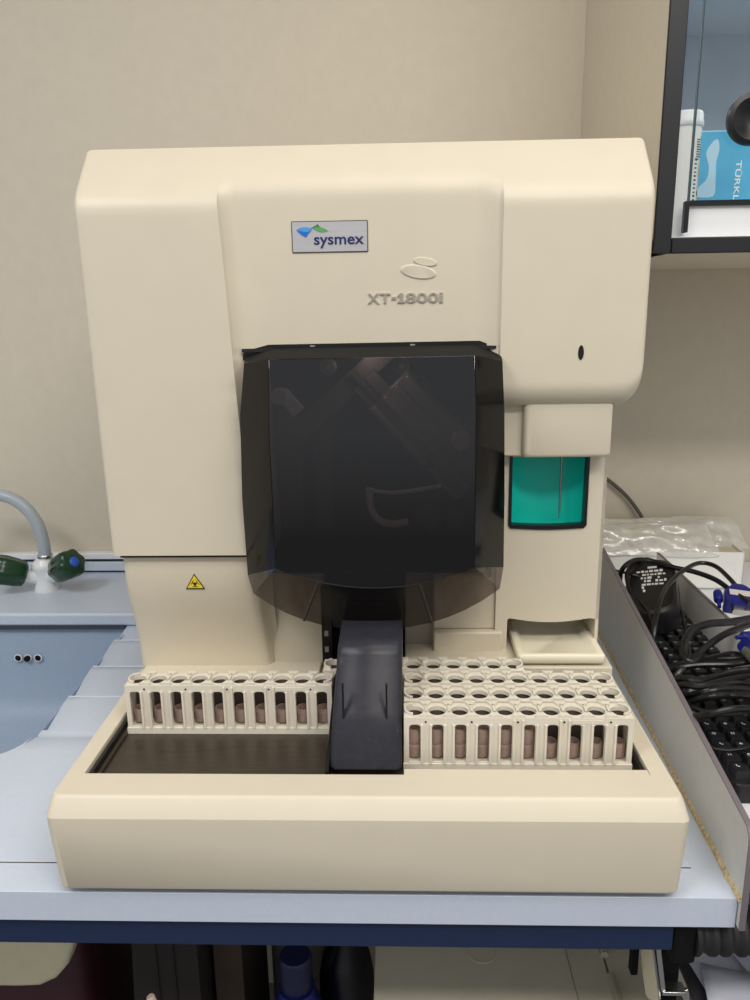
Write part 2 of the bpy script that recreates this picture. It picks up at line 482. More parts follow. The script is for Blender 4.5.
for x0_, x1_, zl in ((0, 1, .238), (2, 3, .35)):        # narrow cheeks either side of the opening
    rows_ = []
    for z in (zl, .30, .36, .40, .4427) if zl < .3 else (.35, .40, .4427):
        a = xl_of(z)
        rows_.append([(x, fy(x, z)+.0003, z) for x in ([a+RW*1.15*k/8 for k in range(9)] if x0_ == 0 else [XR-.0085*k/6 for k in range(7)])])
    for r_ in rows_: r_.append((r_[-1][0], .30, r_[-1][2]))
    loft(bm, rows_, closed=False, cap0=False, cap1=False)
RX = [.252, HW-.0055, HW-.0040, HW-.0022, HW-.0010, HW-.0003, HW]
def zb_r(x):
    r = .022; e = x-(HW-r)
    return .3830+(r-sqrt(max(r*r-e*e, 0)) if e > 0 else 0)
strip(bm, lambda c, z: lerp(XR, .235, c/10) if c < 10 else ([.235, .2395, .244, .248]+RX)[c-10], 21, zb_r, 60, rb=.024, back=(('L', .30), ('R', .62), ('B', .62), ('T', .62)))
# back plate
box(bm, -.259, .259, .615, .62, .238, ZT-.001)
bmesh.ops.remove_doubles(bm, verts=bm.verts, dist=2e-5)
obj('housing', bm, BEIGE, AN, sharp=38)
# black status window on the right shoulder
bm = bmesh.new()
add_mesh(bm, plate(ellipse(0, 0, .0026, .0068, 0), [], 0, .0008), front_at(.2016, FY+.0002, .4352))
obj('status_window', bm, BLACK, AN)

# lower left cover: sweeps back towards the deck
prof = [(.2045, .2345), (.2042, .215), (.2070, .195), (.2125, .175), (.2190, .155), (.2245, .135), (.2275, .118), (.2290, .098)]
pp = smooth_path([(0, y, z) for y, z in prof], 4)
bm = bmesh.new(); rows = []
XA, XB = -.2562, -.1105
cols = [(XA, .40), (XA, .010), (XA+.0012, .0045), (XA+.0035, .0015), (XA+.008, 0), (XA+.06, 0), (XB-.045, 0), (XB-.012, 0), (XB-.004, .0012), (XB-.001, .004), (XB+.002, .0105), (XB+.010, .015)]
for p in pp:
    tz = (p.z-.098)/(.2345-.098)
    rows.append([(x+(0 if k < 7 else -.0035*sin(pi*min(1, tz*1.0))), p.y+d, p.z) for k, (x, d) in enumerate(cols)])
rows.insert(0, [(x, .40, .2345) for x, y, z in rows[0]])
loft(bm, rows, closed=False, cap0=False, cap1=False)
box(bm, XA+.002, -.112, .39, .615, .09, .2370)
obj('lower_cover', bm, BEIGE2, AN, sharp=45)
bm = B(-.2560, -.112, .203, .60, .2335, .2385)
obj('cover_seam', bm, mat('seam_brown', (52, 42, 34), .8), AN)  # dark brown strip set in the joint below the upper cover
# middle back panels behind the chute
bm = B(-.110, -.052, .2385, .27, .09, .203)
obj('middle_panel', bm, BEIGE2, AN, bevel=.002)
bm = B(-.052, .036, .262, .275, .09, .203)
obj('lane_back', bm, BLACKM, AN)
bm = B(.036, .068, .244, .27, .09, .203)
obj('grey_panel', bm, mat('grey_beige_panel', (168, 160, 146), .5), AN, bevel=.0015)
bm = B(.0665, .134, .234, .27, .1405, .203)
box(bm, .1255, .134, .234, .27, .203, .44)
obj('middle_panel', bm, BEIGE2, AN, bevel=.002)
bm = B(.0665, .140, .2255, .27, .09, .1405)
obj('middle_panel', bm, BEIGE2, AN, bevel=.002)
# perforated black post at the lane mouth
bm = B(-.0515, -.0405, .205, .212, .10, .20)
po = obj('lane_post', bm, BLACK, AN, bevel=.0005)
bm = bmesh.new()
for z in (.112, .128, .146): box(bm, -.0485, -.0445, .2035, .205, z, z+.006)
obj('screw_plate', bm, GREYMETAL, po)

# right column with window opening
CX0, CX1, CYF = .1325, .2422, .230
WX0, WX1, WZ0, WZ1 = .1440, .2230, .2560, .3300
arch = [(.2422, .1530)] + [(lerp(.2330, .148, k/14), .1535-.0045*sin(pi*k/14)+.001) for k in range(15)]
ol = [(CX0, .09), (CX0, .382), (CX1, .382)] + arch + [(.1455, .1530), (.1445, .09)]
bm = bmesh.new()
win = rrect(WX0, WX1, WZ0, WZ1, .004, 4)
add_mesh(bm, plate(ol, [win], -.004, 0), front_at(0, CYF, 0))
bmesh.ops.remove_doubles(bm, verts=bm.verts, dist=1e-5)
box(bm, CX1-.0035, CX1, CYF, .60, .09, .3815)
box(bm, CX0, CX0+.003, CYF+.003, .312, .0905, .3805)
box(bm, CX0+.001, CX1-.004, .31, .599, .091, .380)
obj('side_column', bm, BEIGE, AN, bevel=.0012, seg=2)
# teal sampling well
bm = bmesh.new(); rows = []
for k in range(17):
    t = pi*k/16
    x = lerp(WX0-.001, WX1+.001, k/16); y = CYF+.006+.024*sin(t)**.6
    rows.append([(x, y, WZ0-.004), (x, y, .35)])
loft(bm, rows, closed=False, cap0=False, cap1=False)
box(bm, WX0, WX1, CYF+.003, CYF+.036, WZ0-.006, WZ0-.002)
obj('sampling_well', bm, TEAL, AN, sharp=60)
bm = bmesh.new()
inner = [(WX0+.0020, WZ1+.006)]+[(lerp(WX0+.0026, WX1-.0026, k/12), WZ0+.0032-.0016*sin(pi*k/12)) for k in range(13)]+[(WX1-.0020, WZ1+.006)]
outer = [(WX0-.0008, WZ1+.006)]+[(WX0-.0008, WZ0+.002), (WX0+.002, WZ0-.0012)]+[(lerp(WX0+.004, WX1-.004, k/10), WZ0-.0012-.0016*sin(pi*k/10)) for k in range(1, 10)]+[(WX1-.002, WZ0-.0012), (WX1+.0008, WZ0+.002)]+[(WX1+.0008, WZ1+.006)]
add_mesh(bm, plate(outer+inner[::-1], [], -.008, .0015), front_at(0, CYF, 0))
obj('window_gasket', bm, BLACK, AN)
bm = lathe(bmesh.new(), [(.0011, .35), (.0011, .274), (.0006, .263)], Matrix.Translation((.1972, CYF+.008, 0)), 10)
obj('probe_needle', bm, CHROME, AN)
# hood above the window
bm = bmesh.new()
def hood(y, i, zt, zb, r): return [(x, y, z) for x, z in rrect(.1528+i, .2382-i*.3, zb, zt, r, 5)]
loft(bm, [hood(.24, 0, .3895, .3328, .001), hood(.2125, 0, .3895, .3328, .003), hood(.2100, .0006, .3890, .3332, .004), hood(.2080, .0022, .3875, .3345, .005), hood(.2072, .005, .3850, .3362, .005)])
obj('window_hood', bm, BEIGE, AN, sharp=50)
bm = B(CX0-.001, .1535, .2165, .24, .3332, .3850)
obj('hood_return', bm, BEIGE, AN, bevel=.0015)
# drip tray drawn out under the arch
bm = bmesh.new()
ty0, ty1, tz = .189, .288, .1310
def tr(i, z, r): return [(x, y, z) for x, y in rrect(.1515+i, .2405-i, ty0+i, ty1-i, r, 4)]
loft(bm, [tr(.001, tz-.0095, .003), tr(0, tz-.008, .003), tr(0, tz-.001, .003), tr(.001, tz, .003), tr(.0055, tz, .006), tr(.0075, tz-.001, .006), tr(.013, tz-.0065, .008)])
obj('drip_tray', bm, mat('cream_tray', (232, 224, 198), .4, var=.02), AN, sharp=50)

# recess behind the cover, with the mechanism
bm = bmesh.new()
box(bm, -.118, .126, .318, .322, .20, .4435)
box(bm, -.118, .126, .20, .32, .4395, .4425)
box(bm, -.1195, -.1165, .215, .32, .2065, .4425)
box(bm, .1215, .1255, .215, .32, .2065, .4425)
box(bm, -.118, .126, .240, .32, .2035, .2065)
obj('mechanism_bay', bm, DARKIN, AN)
def rbox(bm, x, z, l, w, ang, y0, y1):
    M = Matrix.Translation((x, 0, z)) @ Matrix.Rotation(-radians(ang), 4, 'Y')
    box(bm, -l/2, l/2, y0, y1, -w/2, w/2, M); return bm
bm = bmesh.new()
rbox(bm, .066, .348, .135, .058, -47, .250, .29)
for k, o_ in enumerate((-.024, -.008, .009, .024)):
    rbox(bm, .066+o_*sin(radians(47)), .348+o_*cos(radians(47)), .13, .006, -47, .244, .252)
obj('syringe_unit', bm, GREYMETAL, AN, bevel=.0015)
bm = bmesh.new()
rbox(bm, -.030, .392, .135, .022, 42, .262, .282)
rbox(bm, .004, .398, .030, .026, 42, .250, .265)
obj('slide_rail', bm, mat('dark_rail', (120, 112, 108), .4, metal=.4), AN, bevel=.001)
bm = bmesh.new()
rbox(bm, .012, .384, .085, .0035, -47, .246, .25)
rbox(bm, .018, .386, .085, .002, -47, .246, .25)
obj('guide_rod', bm, CHROME, AN)
bm = rbox(bmesh.new(), -.082, .385, .028, .014, -50, .25, .262)
lathe(bm, [(.009, 0), (.009, .012)], axis_m((-.091, .25, .393), (0, -1, 0)), 16)
obj('pinch_valve', bm, WHITE, AN, bevel=.001)
for (x, z) in ((-.045, .418), (.034, .418), (.055, .398)):
    bm = lathe(bmesh.new(), [(.0095, 0), (.0095, .003), (.006, .004), (.003, .007), (.001, .007)], axis_m((x, .30, z), (0, -1, 0)), 20)
    obj('screw', bm, GREYMETAL, AN)
bm = bmesh.new(); box(bm, -.063, -.043, .285, .315, .24, .36); box(bm, -.10, -.075, .28, .315, .24, .38)
obj('bracket', bm, mat('brown_bracket', (112, 92, 84), .5), AN, bevel=.001)
bm = tube(bmesh.new(), [(-.002, .27, .290), (.0, .268, .268), (.008, .266, .255), (.022, .266, .25), (.04, .268, .252)], .0042, 10)
obj('tubing', bm, WHITE, AN)
bm = tube(bmesh.new(), [(-.004, .25, .293), (.02, .246, .290), (.045, .246, .292), (.075, .246, .297)], .0022, 8)
obj('tubing', bm, WHITE, AN)
bm = rbox(bmesh.new(), .062, .262, .026, .022, -40, .25, .28)
lathe(bm, [(.011, 0), (.011, .02)], axis_m((.09, .26, .262), (0, -1, 0)), 18)
obj('stepper_motor', bm, mat('dark_motor', (110, 104, 100), .4, metal=.4), AN, bevel=.001)
bm = bmesh.new()
lathe(bm, [(.010, 0), (.010, .012)], axis_m((.095, .25, .345), (0, -1, 0)), 16); box(bm, .088, .104, .25, .265, .325, .339)
obj('fitting', bm, mat('ivory_fitting', (216, 196, 176), .5), AN, bevel=.001)
bm = bmesh.new()
tri = [(-.0055, -.0045), (.0055, -.0045), (0, .005)]
add_mesh(bm, plate(tri, [[(-.0038, -.0034), (.0038, -.0034), (0, .0033)]], 0, .0004), front_at(.062, .2435, .322))
box(bm, .0613, .0627, .2431, .2435, .319, .3225)
obj('warning_sticker', bm, mat('dark_sticker', (20, 16, 12), .6), AN)

# ---- smoked cover: front facet, tilted top facet, side facets, lower lip
CVF, CVB = .131, .192
def cvring():
    top = .437
    fr = [(-.083, .146, .4362), (.0975, .146, .4372)]
    return fr
NB = 14
def bot_front(k):                       # lower edge of the front facet, left to right
    t = k/NB; x = lerp(-.0842, .0998, t)
    return Vector((x, CVF+.002-.008*sin(pi*t), .2455-.0165*sin(pi*t)**.8))
def bot_back(k):                        # lowest edge of the lip
    t = k/NB; s = 2*t-1
    x = lerp(-.1185, .1312, t)
    z = .1735-.0135+.0270*abs(s)**2.2+.0135*abs(s)**2.5+.002*s
    return Vector((x*1.0, CVB-.034*(1-abs(s)**2.5), z+.0135*(1-abs(s)**2.5)))
FL = [Vector((-.0838, .146, .4358)), Vector((-.0838, CVF, .3825)), bot_front(0)]
FR = [Vector((.0982, .146, .4368)), Vector((.0985, CVF, .3828)), bot_front(NB)]
BLk = [Vector((-.1125, .181, .4315)), Vector((-.1185, .178, .3825)), Vector((-.1225, CVB-.008, .30)), Vector((-.1230, CVB, .2180)), bot_back(0)]
BR = [Vector((.1268, .181, .4305)), Vector((.1295, .178, .3825)), Vector((.1325, CVB-.008, .30)), Vector((.1345, CVB, .2255)), bot_back(NB)]
bm = bmesh.new()
V = lambda p: bm.verts.new(p)
fl = [V(p) for p in FL]; fr = [V(p) for p in FR]
bl = [V(p) for p in BLk]; br = [V(p) for p in BR]
bf = [fl[2]]+[V(bot_front(k)) for k in range(1, NB)]+[fr[2]]
bb = [bl[4]]+[V(bot_back(k)) for k in range(1, NB)]+[br[4]]
bm.faces.new((fl[0], fl[1], fr[1], fr[0]))                # tilted top of the front
bm.faces.new([fl[1]]+bf+[fr[1]])                          # front facet
for q in ((bl[0], bl[1], fl[1], fl[0]), (fr[0], fr[1], br[1], br[0]), (bl[1], bl[2], fl[1]), (fr[1], br[2], br[1]), (bl[2], bl[3], fl[2], fl[1]), (fr[1], fr[2], br[3], br[2])): bm.faces.new(q).material_index = 3
bm.faces.new((bl[3], bl[4], fl[2])); bm.faces.new((fr[2], br[4], br[3]))
lipf = []
for k in range(NB):
    lipf.append(bm.faces.new((bf[k], bb[k], bb[k+1], bf[k+1])))
for f in lipf: f.material_index = 1
TOPF = []
# top ledge back to the housing
tl = [V((-.116, .2015, .4355)), V((-.0905, .2095, .4438)), V((.104, .2095, .4448)), V((.1275, .2015, .434))]
for q in ((bl[0], fl[0], tl[1], tl[0]), (fl[0], fr[0], tl[2], tl[1]), (fr[0], br[0], tl[3], tl[2])): bm.faces.new(q).material_index = 2
# return edges at the sides
for side in (bl, br):
    q = [V((v.co.x, .2035, v.co.z)) for v in side[:4]]
    for i in range(3): bm.faces.new((side[i], side[i+1], q[i+1], q[i])).material_index = 3
bmesh.ops.recalc_face_normals(bm, faces=bm.faces)
cv = obj('front_cover', bm, [SMOKE, SMOKE3, BLACKM, SMOKE4], AN, bevel=.003, seg=3, sharp=30, label='smoked see-through plastic front cover')
# seams in the lip and the bright top ledge
for t in (.218, .722):
    bm = bmesh.new()
    k = t*NB; i = int(k); fz = k-i
    a = bot_front(i).lerp(bot_front(i+1), fz); b = bot_back(i).lerp(bot_back(i+1), fz)
    tube(bm, [a+Vector((0, -.001, 0)), b+Vector((0, -.001, 0))], .0013, 8, 0)
    obj('lip_seam', bm, BLACK, cv)
bm = bmesh.new()
tube(bm, [bot_front(k)+Vector((0, -.0006, 0)) for k in range(2, NB-1)], .0007, 6, 0)
obj('lip_edge', bm, BLACK, cv)
bm = bmesh.new()
add_mesh(bm, plate([(-.118, .4315), (-.091, .4425), (.1045, .4425), (.129, .4315), (.129, .446-.006), (.126, .440), (.108, .4470), (-.093, .4460), (-.115, .4405), (-.118, .4375)], [], -.008, 0), front_at(0, .2035, 0))
tf = obj('top_flange', bm, BLACK, cv, bevel=.001)
for x in (-.0505, .0445):
    bm = B(x-.0022, x+.0022, .2005, .2035, .4436, .4448)
    obj('clip', bm, GREYMETAL, tf)

# ---- smoked chute hood
bm = bmesh.new()
def ch(x0, x1, y, z, dy): return [(x0, y+dy, z), (x0+.0012, y+.004, z), (x0+.005, y, z), (x1-.005, y, z), (x1-.0012, y+.004, z), (x1, y+dy, z)]
rows = [ch(-.0315, .0327, .0462, .0925, .10), ch(-.0315, .0327, .0485, .105, .10), ch(-.0302, .0330, .0700, .135, .10), ch(-.0285, .0333, .0895, .160, .10), ch(-.0275, .0335, .0985, .1745, .10), ch(-.0270, .0335, .1025, .1800, .10), ch(-.0264, .0333, .1085, .1838, .10), ch(-.0260, .0331, .1170, .1852, .095), ch(-.0258, .0331, .20, .1860, .014)]
loft(bm, rows, closed=False, cap0=False, cap1=False)
cw = obj('chute_cover', bm, SMOKE2, AN, sharp=60, label='smoked plastic hood over the rack lane')
bm = bmesh.new()
for x in (-.0195, .0185): box(bm, x-.0008, x+.0008, .066, .069, .106, .162)
add_mesh(bm, plate(ellipse(0, 0, .0105, .0055), [ellipse(0, 0, .0100, .0050)], 0, .0006), Matrix.Translation((.001, .0515, .108)) @ Matrix.Rotation(radians(55), 4, 'X'))
obj('rib', bm, BLACK, cw)
def chy(z): return lerp(.0485, .0895, (z-.105)/.055)-.0002
for (x0, z0, x1, z1) in ((-.016, .143, .029, .121), (-.009, .168, .006, .168), (.004, .128, .012, .118), (-.002, .117, .004, .115)):
    bm = tube(bmesh.new(), [(x0, chy(z0), z0), ((x0+x1)/2, chy((z0+z1)/2+.0015), (z0+z1)/2+.0015), (x1, chy(z1), z1)], .00011, 5, 3)
    obj('scratch', bm, mat('pale_scratch', (150, 152, 164), .6), cw)
# dark lane inside the hood
bm = B(-.022, .026, .16, .20, .083, .185)
obj('lane_block', bm, BLACKM, AN)
# sloped dark flap at the left foot of the hood
bm = bmesh.new(); 
loft(bm, [[(-.0365, .0415, .0795), (-.0365, .16, .0795), (-.0315, .16, .0795), (-.0315, .0415, .0795)], [(-.034, .0425, .093), (-.034, .16, .13), (-.0315, .16, .13), (-.0315, .0425, .093)]])
obj('lane_wall', bm, BLACK, AN)

# ---- rack tray (sampler base)
bm = bmesh.new()
def R(x0, x1, y0, y1, r, z): return [(x, y, z) for x, y in rrect(x0, x1, y0, y1, r, 5)]
OX0, OX1, OY0, OY1, RIM = -.2428, .2416, .0405, .215, .0918
rings = [R(-.2560, .2568, .0030, .26, .008, .0065), R(-.2580, .2590, .0005, .26, .008, .0095), R(-.2622, .2622, -.0005, .26, .0075, .070), R(-.2625, .2626, 0, .26, .0075, .0762), R(-.2595, .2590, .0075, .26, .007, .0895), R(-.2582, .2578, .0100, .26, .0065, RIM), R(OX0, OX1, OY0, OY1, .0015, RIM), R(OX0+.001, OX1-.001, OY0+.001, OY1, .0015, .077), R(OX0+.0015, OX1-.0015, OY0+.002, OY1, .0015, .074)]
loft(bm, rings)
obj('rack_tray', bm, BEIGE, AN, sharp=24, bevel=.0008)
bm = B(OX0+.0022, OX1-.0022, OY0+.0028, OY1-.002, .0742, .0806)
tf = obj('tray_floor', bm, STEEL, AN, label='dark brushed steel tray floor')
bm = bmesh.new(); box(bm, OX0+.0016, OX0+.0045, OY0+.004, .19, .0806, .0890); 
obj('guide_strip', bm, BLACK, tf)
bm = B(OX0+.0045, OX0+.0085, OY0+.012, .19, .0806, .0840)
obj('guide_strip', bm, STEEL, tf, bevel=.0006)
bm = bmesh.new(); box(bm, OX1-.0045, OX1-.0016, OY0+.004, .19, .0806, .0890)
obj('guide_strip', bm, BLACK, tf)
bm = B(.0332, OX1-.0005, OY0-.001, .0486, .0745, RIM)
obj('tray_sill', bm, BEIGE, AN, bevel=.0006)
bm = bmesh.new()
for pts in (rrect(-.2500, -.056, .162, .40, .004, 3),):
    loft(bm, [[(x, y, .0775) for x, y in pts], [(x, y, .0985) for x, y in pts], [(x, y, .1003) for x, y in [(p[0]*.997-.0005, p[1]+.001) for p in pts]]])
box(bm, .036, .2470, .1865, .40, .0775, .1185)
box(bm, .2470, .2560, .215, .40, .0775, .105)
obj('deck', bm, BEIGE, AN, bevel=.001)
for x in (-.15, .14):
    for y in (.012, .22):
        bm = lathe(bmesh.new(), [(.012, 0), (.012, .006), (.009, .0085)], Matrix.Translation((x, y+.012, 0)), 20)
        obj('foot', bm, BLACKM, AN)

# ---- badge, emblem, model lettering, hazard sticker
by = FY+RD+.0001
bx, bz, bw, bh = -.0315, .5430, .0690, .0262
bm = bmesh.new(); add_mesh(bm, plate(rrect(-bw/2-.0008, bw/2+.0008, -bh/2-.0008, bh/2+.0008, .0008, 2), [], 0, .0008), front_at(bx, by, bz))
bd = obj('brand_badge', bm, mat('badge_border', (70, 66, 60), .5), AN, label='silver badge with blue and green logo')
bm = bmesh.new(); add_mesh(bm, plate(rrect(-bw/2, bw/2, -bh/2, bh/2, .0006, 2), [], .0008, .0012), front_at(bx, by, bz))
obj('silver_plate', bm, SILVER, bd)
bm = add_mesh(bmesh.new(), text_mesh('sysmex', .0462, .0100, .0004, .015), front_at(bx+.0085, by-.0014, bz-.0052))
obj('lettering', bm, NAVY, bd)
def leaf(pts, n=8):
    p = smooth_path([(x, y, 0) for x, y in pts+[pts[0]]], n); return [(q.x, q.y) for q in p[:-1]]
def logo(name, polys, m, dz=0):
    bm = bmesh.new()
    for pl in polys: add_mesh(bm, plate(pl, [], 0, .0003), front_at(bx-.0165, by-.0013-dz, bz+.0068))
    obj(name, bm, m, bd)
def arc(a, b, bulge, n=8):
    a, b = Vector((*a, 0)), Vector((*b, 0)); d = b-a; nrm = Vector((-d.y, d.x, 0))
    return [((a+d*t+nrm*bulge*4*t*(1-t)).x, (a+d*t+nrm*bulge*4*t*(1-t)).y) for t in (k/n for k in range(n))]
s = .001
P = lambda x, y: (x*s, y*s)
logo('emblem', [arc(P(-14, -.2), P(-4, -2.8), -.02)+arc(P(-4, -2.8), P(.8, .2), -.05)+arc(P(.8, .2), P(-14, -.2), -.13)], LOGOBLUE2)
logo('emblem', [arc(P(-14, -.6), P(-5.2, -7.2), -.08)+arc(P(-5.2, -7.2), P(.6, -.4), .05)+arc(P(.6, -.4), P(-4, -2.6), .06)+arc(P(-4, -2.6), P(-14, -.6), .03)], LOGOBLUE)
logo('emblem', [arc(P(1.2, .6), P(6.2, -2.0), -.05)+arc(P(6.2, -2.0), P(15.2, -1.8), -.10)+arc(P(15.2, -1.8), P(8.4, 1.2), -.09)+arc(P(8.4, 1.2), P(1.2, .6), -.08)], LOGOGREEN2)
logo('emblem', [arc(P(-.8, 1.2), P(1.4, .8), -.05)+arc(P(1.4, .8), P(8.6, 1.4), .08)+arc(P(8.6, 1.4), P(5.8, 4.6), .1)+arc(P(5.8, 4.6), P(-.8, 1.2), .06)], LOGOGREEN)
bm = bmesh.new()
for (x, z, a, b, r) in ((.0566, .5193, .0112, .0038, -9), (.0502, .5105, .0168, .0062, -9)):
    outl = ellipse(0, 0, a, b); inn = ellipse(0, 0, a*.93, b*.86)
    M = front_at(x, by, z, radians(r))
    loft(bm, [[M @ Vector((p[0], p[1], -.001)) for p in outl], [M @ Vector((p[0], p[1], .0007)) for p in outl], [M @ Vector((p[0], p[1], .0012)) for p in inn]])
obj('raised_ellipse', bm, BEIGE, AN, sharp=25)
def wide_letters(dz0, dz1, grow):
    bm = bmesh.new(); x = .0030
    for ch_, w in (('X', .0100), ('T', .0094), ('-', .0046), ('1', .0062), ('8', .0092), ('0', .0092), ('0', .0092), ('i', .0030)):
        h = .0088
        M = front_at(x+w/2, by-dz0, .4872)
        if ch_ == '1':
            g = grow; a, hh = w/2, h/2
            pts = [(-a-g, -hh-g), (a+g, -hh-g), (a+g, -hh+.0016+g), (.0016+g, -hh+.0016+g), (.0016+g, hh+g), (-.0009-g, hh+g), (-a-g, hh-.0018), (-a-g, hh-.0036-g), (-.0012-g, hh-.0027-g), (-.0012-g, -hh+.0016+g), (-a-g, -hh+.0016+g)]
            add_mesh(bm, plate(pts, [], 0, dz1), M)
        elif ch_ == '-':
            g = grow
            add_mesh(bm, plate([(-w/2+.0004-g, -.0011-g), (w/2-.0004+g, -.0011-g), (w/2-.0004+g, .0011+g), (-w/2+.0004-g, .0011+g)], [], 0, dz1), M)
        elif ch_ == 'i':
            g = grow; q = .0014+g
            add_mesh(bm, plate([(-q, -h/2-g), (q, -h/2-g), (q, h/2-.0030+g), (-q, h/2-.0030+g)], [], 0, dz1), M)
            add_mesh(bm, plate([(-q, h/2-.0018-g*.3), (q, h/2-.0018-g*.3), (q, h/2+g), (-q, h/2+g)], [], 0, dz1), front_at(x+w/2, by-dz0, .4872))
        else:
            me = text_mesh(ch_, w+2*grow, h+2*grow, dz1, .012 if not grow else .03)
            add_mesh(bm, me, M @ Matrix.Translation((0, 0, dz1/2)))
        x += w+.0013
    return bm
ml = obj('model_lettering', wide_letters(-.0002, .0010, .0006), BEIGE, AN)
obj('letter_face', wide_letters(.0010, .0004, 0), GREYL, ml)
# hazard sticker lies on the sweeping lower cover
HM = Matrix.Translation((-.1813, .2049, .2060)) @ Matrix.Rotation(radians(5), 4, 'X') @ FRONT
bm = bmesh.new()
def tri3(s): return [(-.0101*s, -.0078*s), (.0101*s, -.0078*s), (0, .0098*s)]
add_mesh(bm, plate(tri3(1), [], 0, .0003), HM.copy())
hs = obj('hazard_sticker', bm, mat('sign_black', (24, 22, 18), .5), AN, label='yellow triangular biohazard sticker')
bm = add_mesh(bmesh.new(), plate(tri3(.82), [], .0003, .0005), HM.copy())
obj('yellow_field', bm, YELLOW, hs)
bm = bmesh.new()
for a in (90, 210, 330):
    c = (.0021*cos(radians(a)), -.0017+.0021*sin(radians(a)))
    op = radians(a)
    ring = [(c[0]+.0026*cos(op+t), c[1]+.0026*sin(op+t)) for t in [radians(35+290*k/18) for k in range(19)]] + [(c[0]+.0003*cos(op)+.0019*cos(op+t), c[1]+.0003*sin(op)+.0019*sin(op+t)) for t in [radians(325-290*k/18) for k in range(19)]]
    add_mesh(bm, plate(ring, [], .0005, .0007), HM.copy())
add_mesh(bm, plate(circ(0, -.0017, .0016), [circ(0, -.0017, .0006)], .0005, .0008), HM.copy())
obj('biohazard_symbol', bm, MATS['sign_black'], hs)

# ------------------------------------------------------------------ sample racks
RL, RDP, RH = .199, .0262, .0565
def rack_meshes():
    bm = bmesh.new()
    slots = []
    for k in range(10):
        cx = .0095+.02*k
        x0, x1 = cx-.0050, cx+.0050
        slots.append([(x0, .0075), (x1, .0075)] + [(x1-.003+.003*cos(t), .0412+.003*sin(t)) for t in (0, .5, 1.0, pi/2)] + [(x0+.003-.003*cos(t), .0412+.003*sin(t)) for t in (pi/2, 1.0, .5, 0)])
    ol = [(0, 0), (RL, 0), (RL, .0505), (0, .0505)]
    me = plate(ol, slots, 0, .0022)
    add_mesh(bm, me.copy(), Matrix.Translation((0, .0022, 0)) @ FRONT)
    add_mesh(bm, me, Matrix.Translation((0, RDP, 0)) @ FRONT)
    # top deck with tube holes
    holes = [circ(.0095+.02*k, RDP/2, .0078, 22) for k in range(10)]
    add_mesh(bm, plate([(.0015, .0015), (RL-.0015, .0015), (RL-.0015, RDP-.0015), (.0015, RDP-.0015)], holes, .0465, .0504))
    box(bm, .0002, .0022, .001, RDP-.001, 0, .0503); box(bm, RL-.0022, RL-.0002, .001, RDP-.001, 0, .0503)
    box(bm, -.0006, RL+.0006, -.0012, RDP+.0012, 0, .0062)
    # cell walls and the pair of ribs between two windows
    for k in range(1, 10):
        x = .0095+.02*k-.01
        box(bm, x-.0008, x+.0008, .002, RDP-.002, .006, .0465)
        top = .0490 if k in (5, 7) else .0445
        for dx in (-.0046, .0030):
            box(bm, x+dx, x+dx+.0018, -.0021, .0004, .0062, top)
        # dog-bone divider standing on the deck
        for t in (0, 1):
            y = .0026 if t == 0 else RDP-.0026
            pts = [(x-.0052, y+.0022*(1-2*t)*-1), (x+.0052, y+.0022*(1-2*t)*-1), (x+.0026, y+.0034*(1-2*t)), (x, y+.0052*(1-2*t)), (x-.0026, y+.0034*(1-2*t))]
            if t: pts = pts[::-1]
            loft(bm, [[(p[0], p[1], .0500) for p in pts], [(p[0], p[1], .0530) for p in pts]])
        pts = [(x-.0008, .006), (x+.0008, .006), (x+.0008, RDP-.006), (x-.0008, RDP-.006)]
        loft(bm, [[(p[0], p[1], .0500) for p in pts], [(p[0], p[1], .0530) for p in pts]])
    for sx in (0, 1):                       # rounded ends of the deck
        cx = .0095 if sx == 0 else .0095+.18
        out = []
        for t in (radians(a) for a in range(100, 261, 16)):
            out.append((cx+.0094*cos(t)*(1 if sx == 0 else -1), RDP/2+.0105*sin(t)))
        inn = []
        for t in (radians(a) for a in range(260, 99, -16)):
            inn.append((cx+.0079*cos(t)*(1 if sx == 0 else -1), RDP/2+.0079*sin(t)))
        ring = out+inn
        loft(bm, [[(p[0], p[1], .0500) for p in ring], [(p[0], p[1], .0530) for p in ring]])
    # raised name plate
    box(bm, .145, .172, -.0005, .0003, .0452, .0488)
    body = bm
    def insert(stack):
        lo = [(.0050, .0066), (.0070, .0082), (.0074, .0180), (.0072, .0196)]
        if stack: lo += [(.0066, .0203), (.0066, .0211), (.0072, .0217), (.0074, .0325), (.0066, .0350), (.0054, .0350), (.0048, .0280)]
        else: lo += [(.0064, .0215), (.0054, .0215), (.0048, .0160)]
        return lathe(bmesh.new(), lo, Matrix.Translation((.0095, RDP/2, 0)), 20)
    return body, insert
b1, insert = rack_meshes()
INS = {}
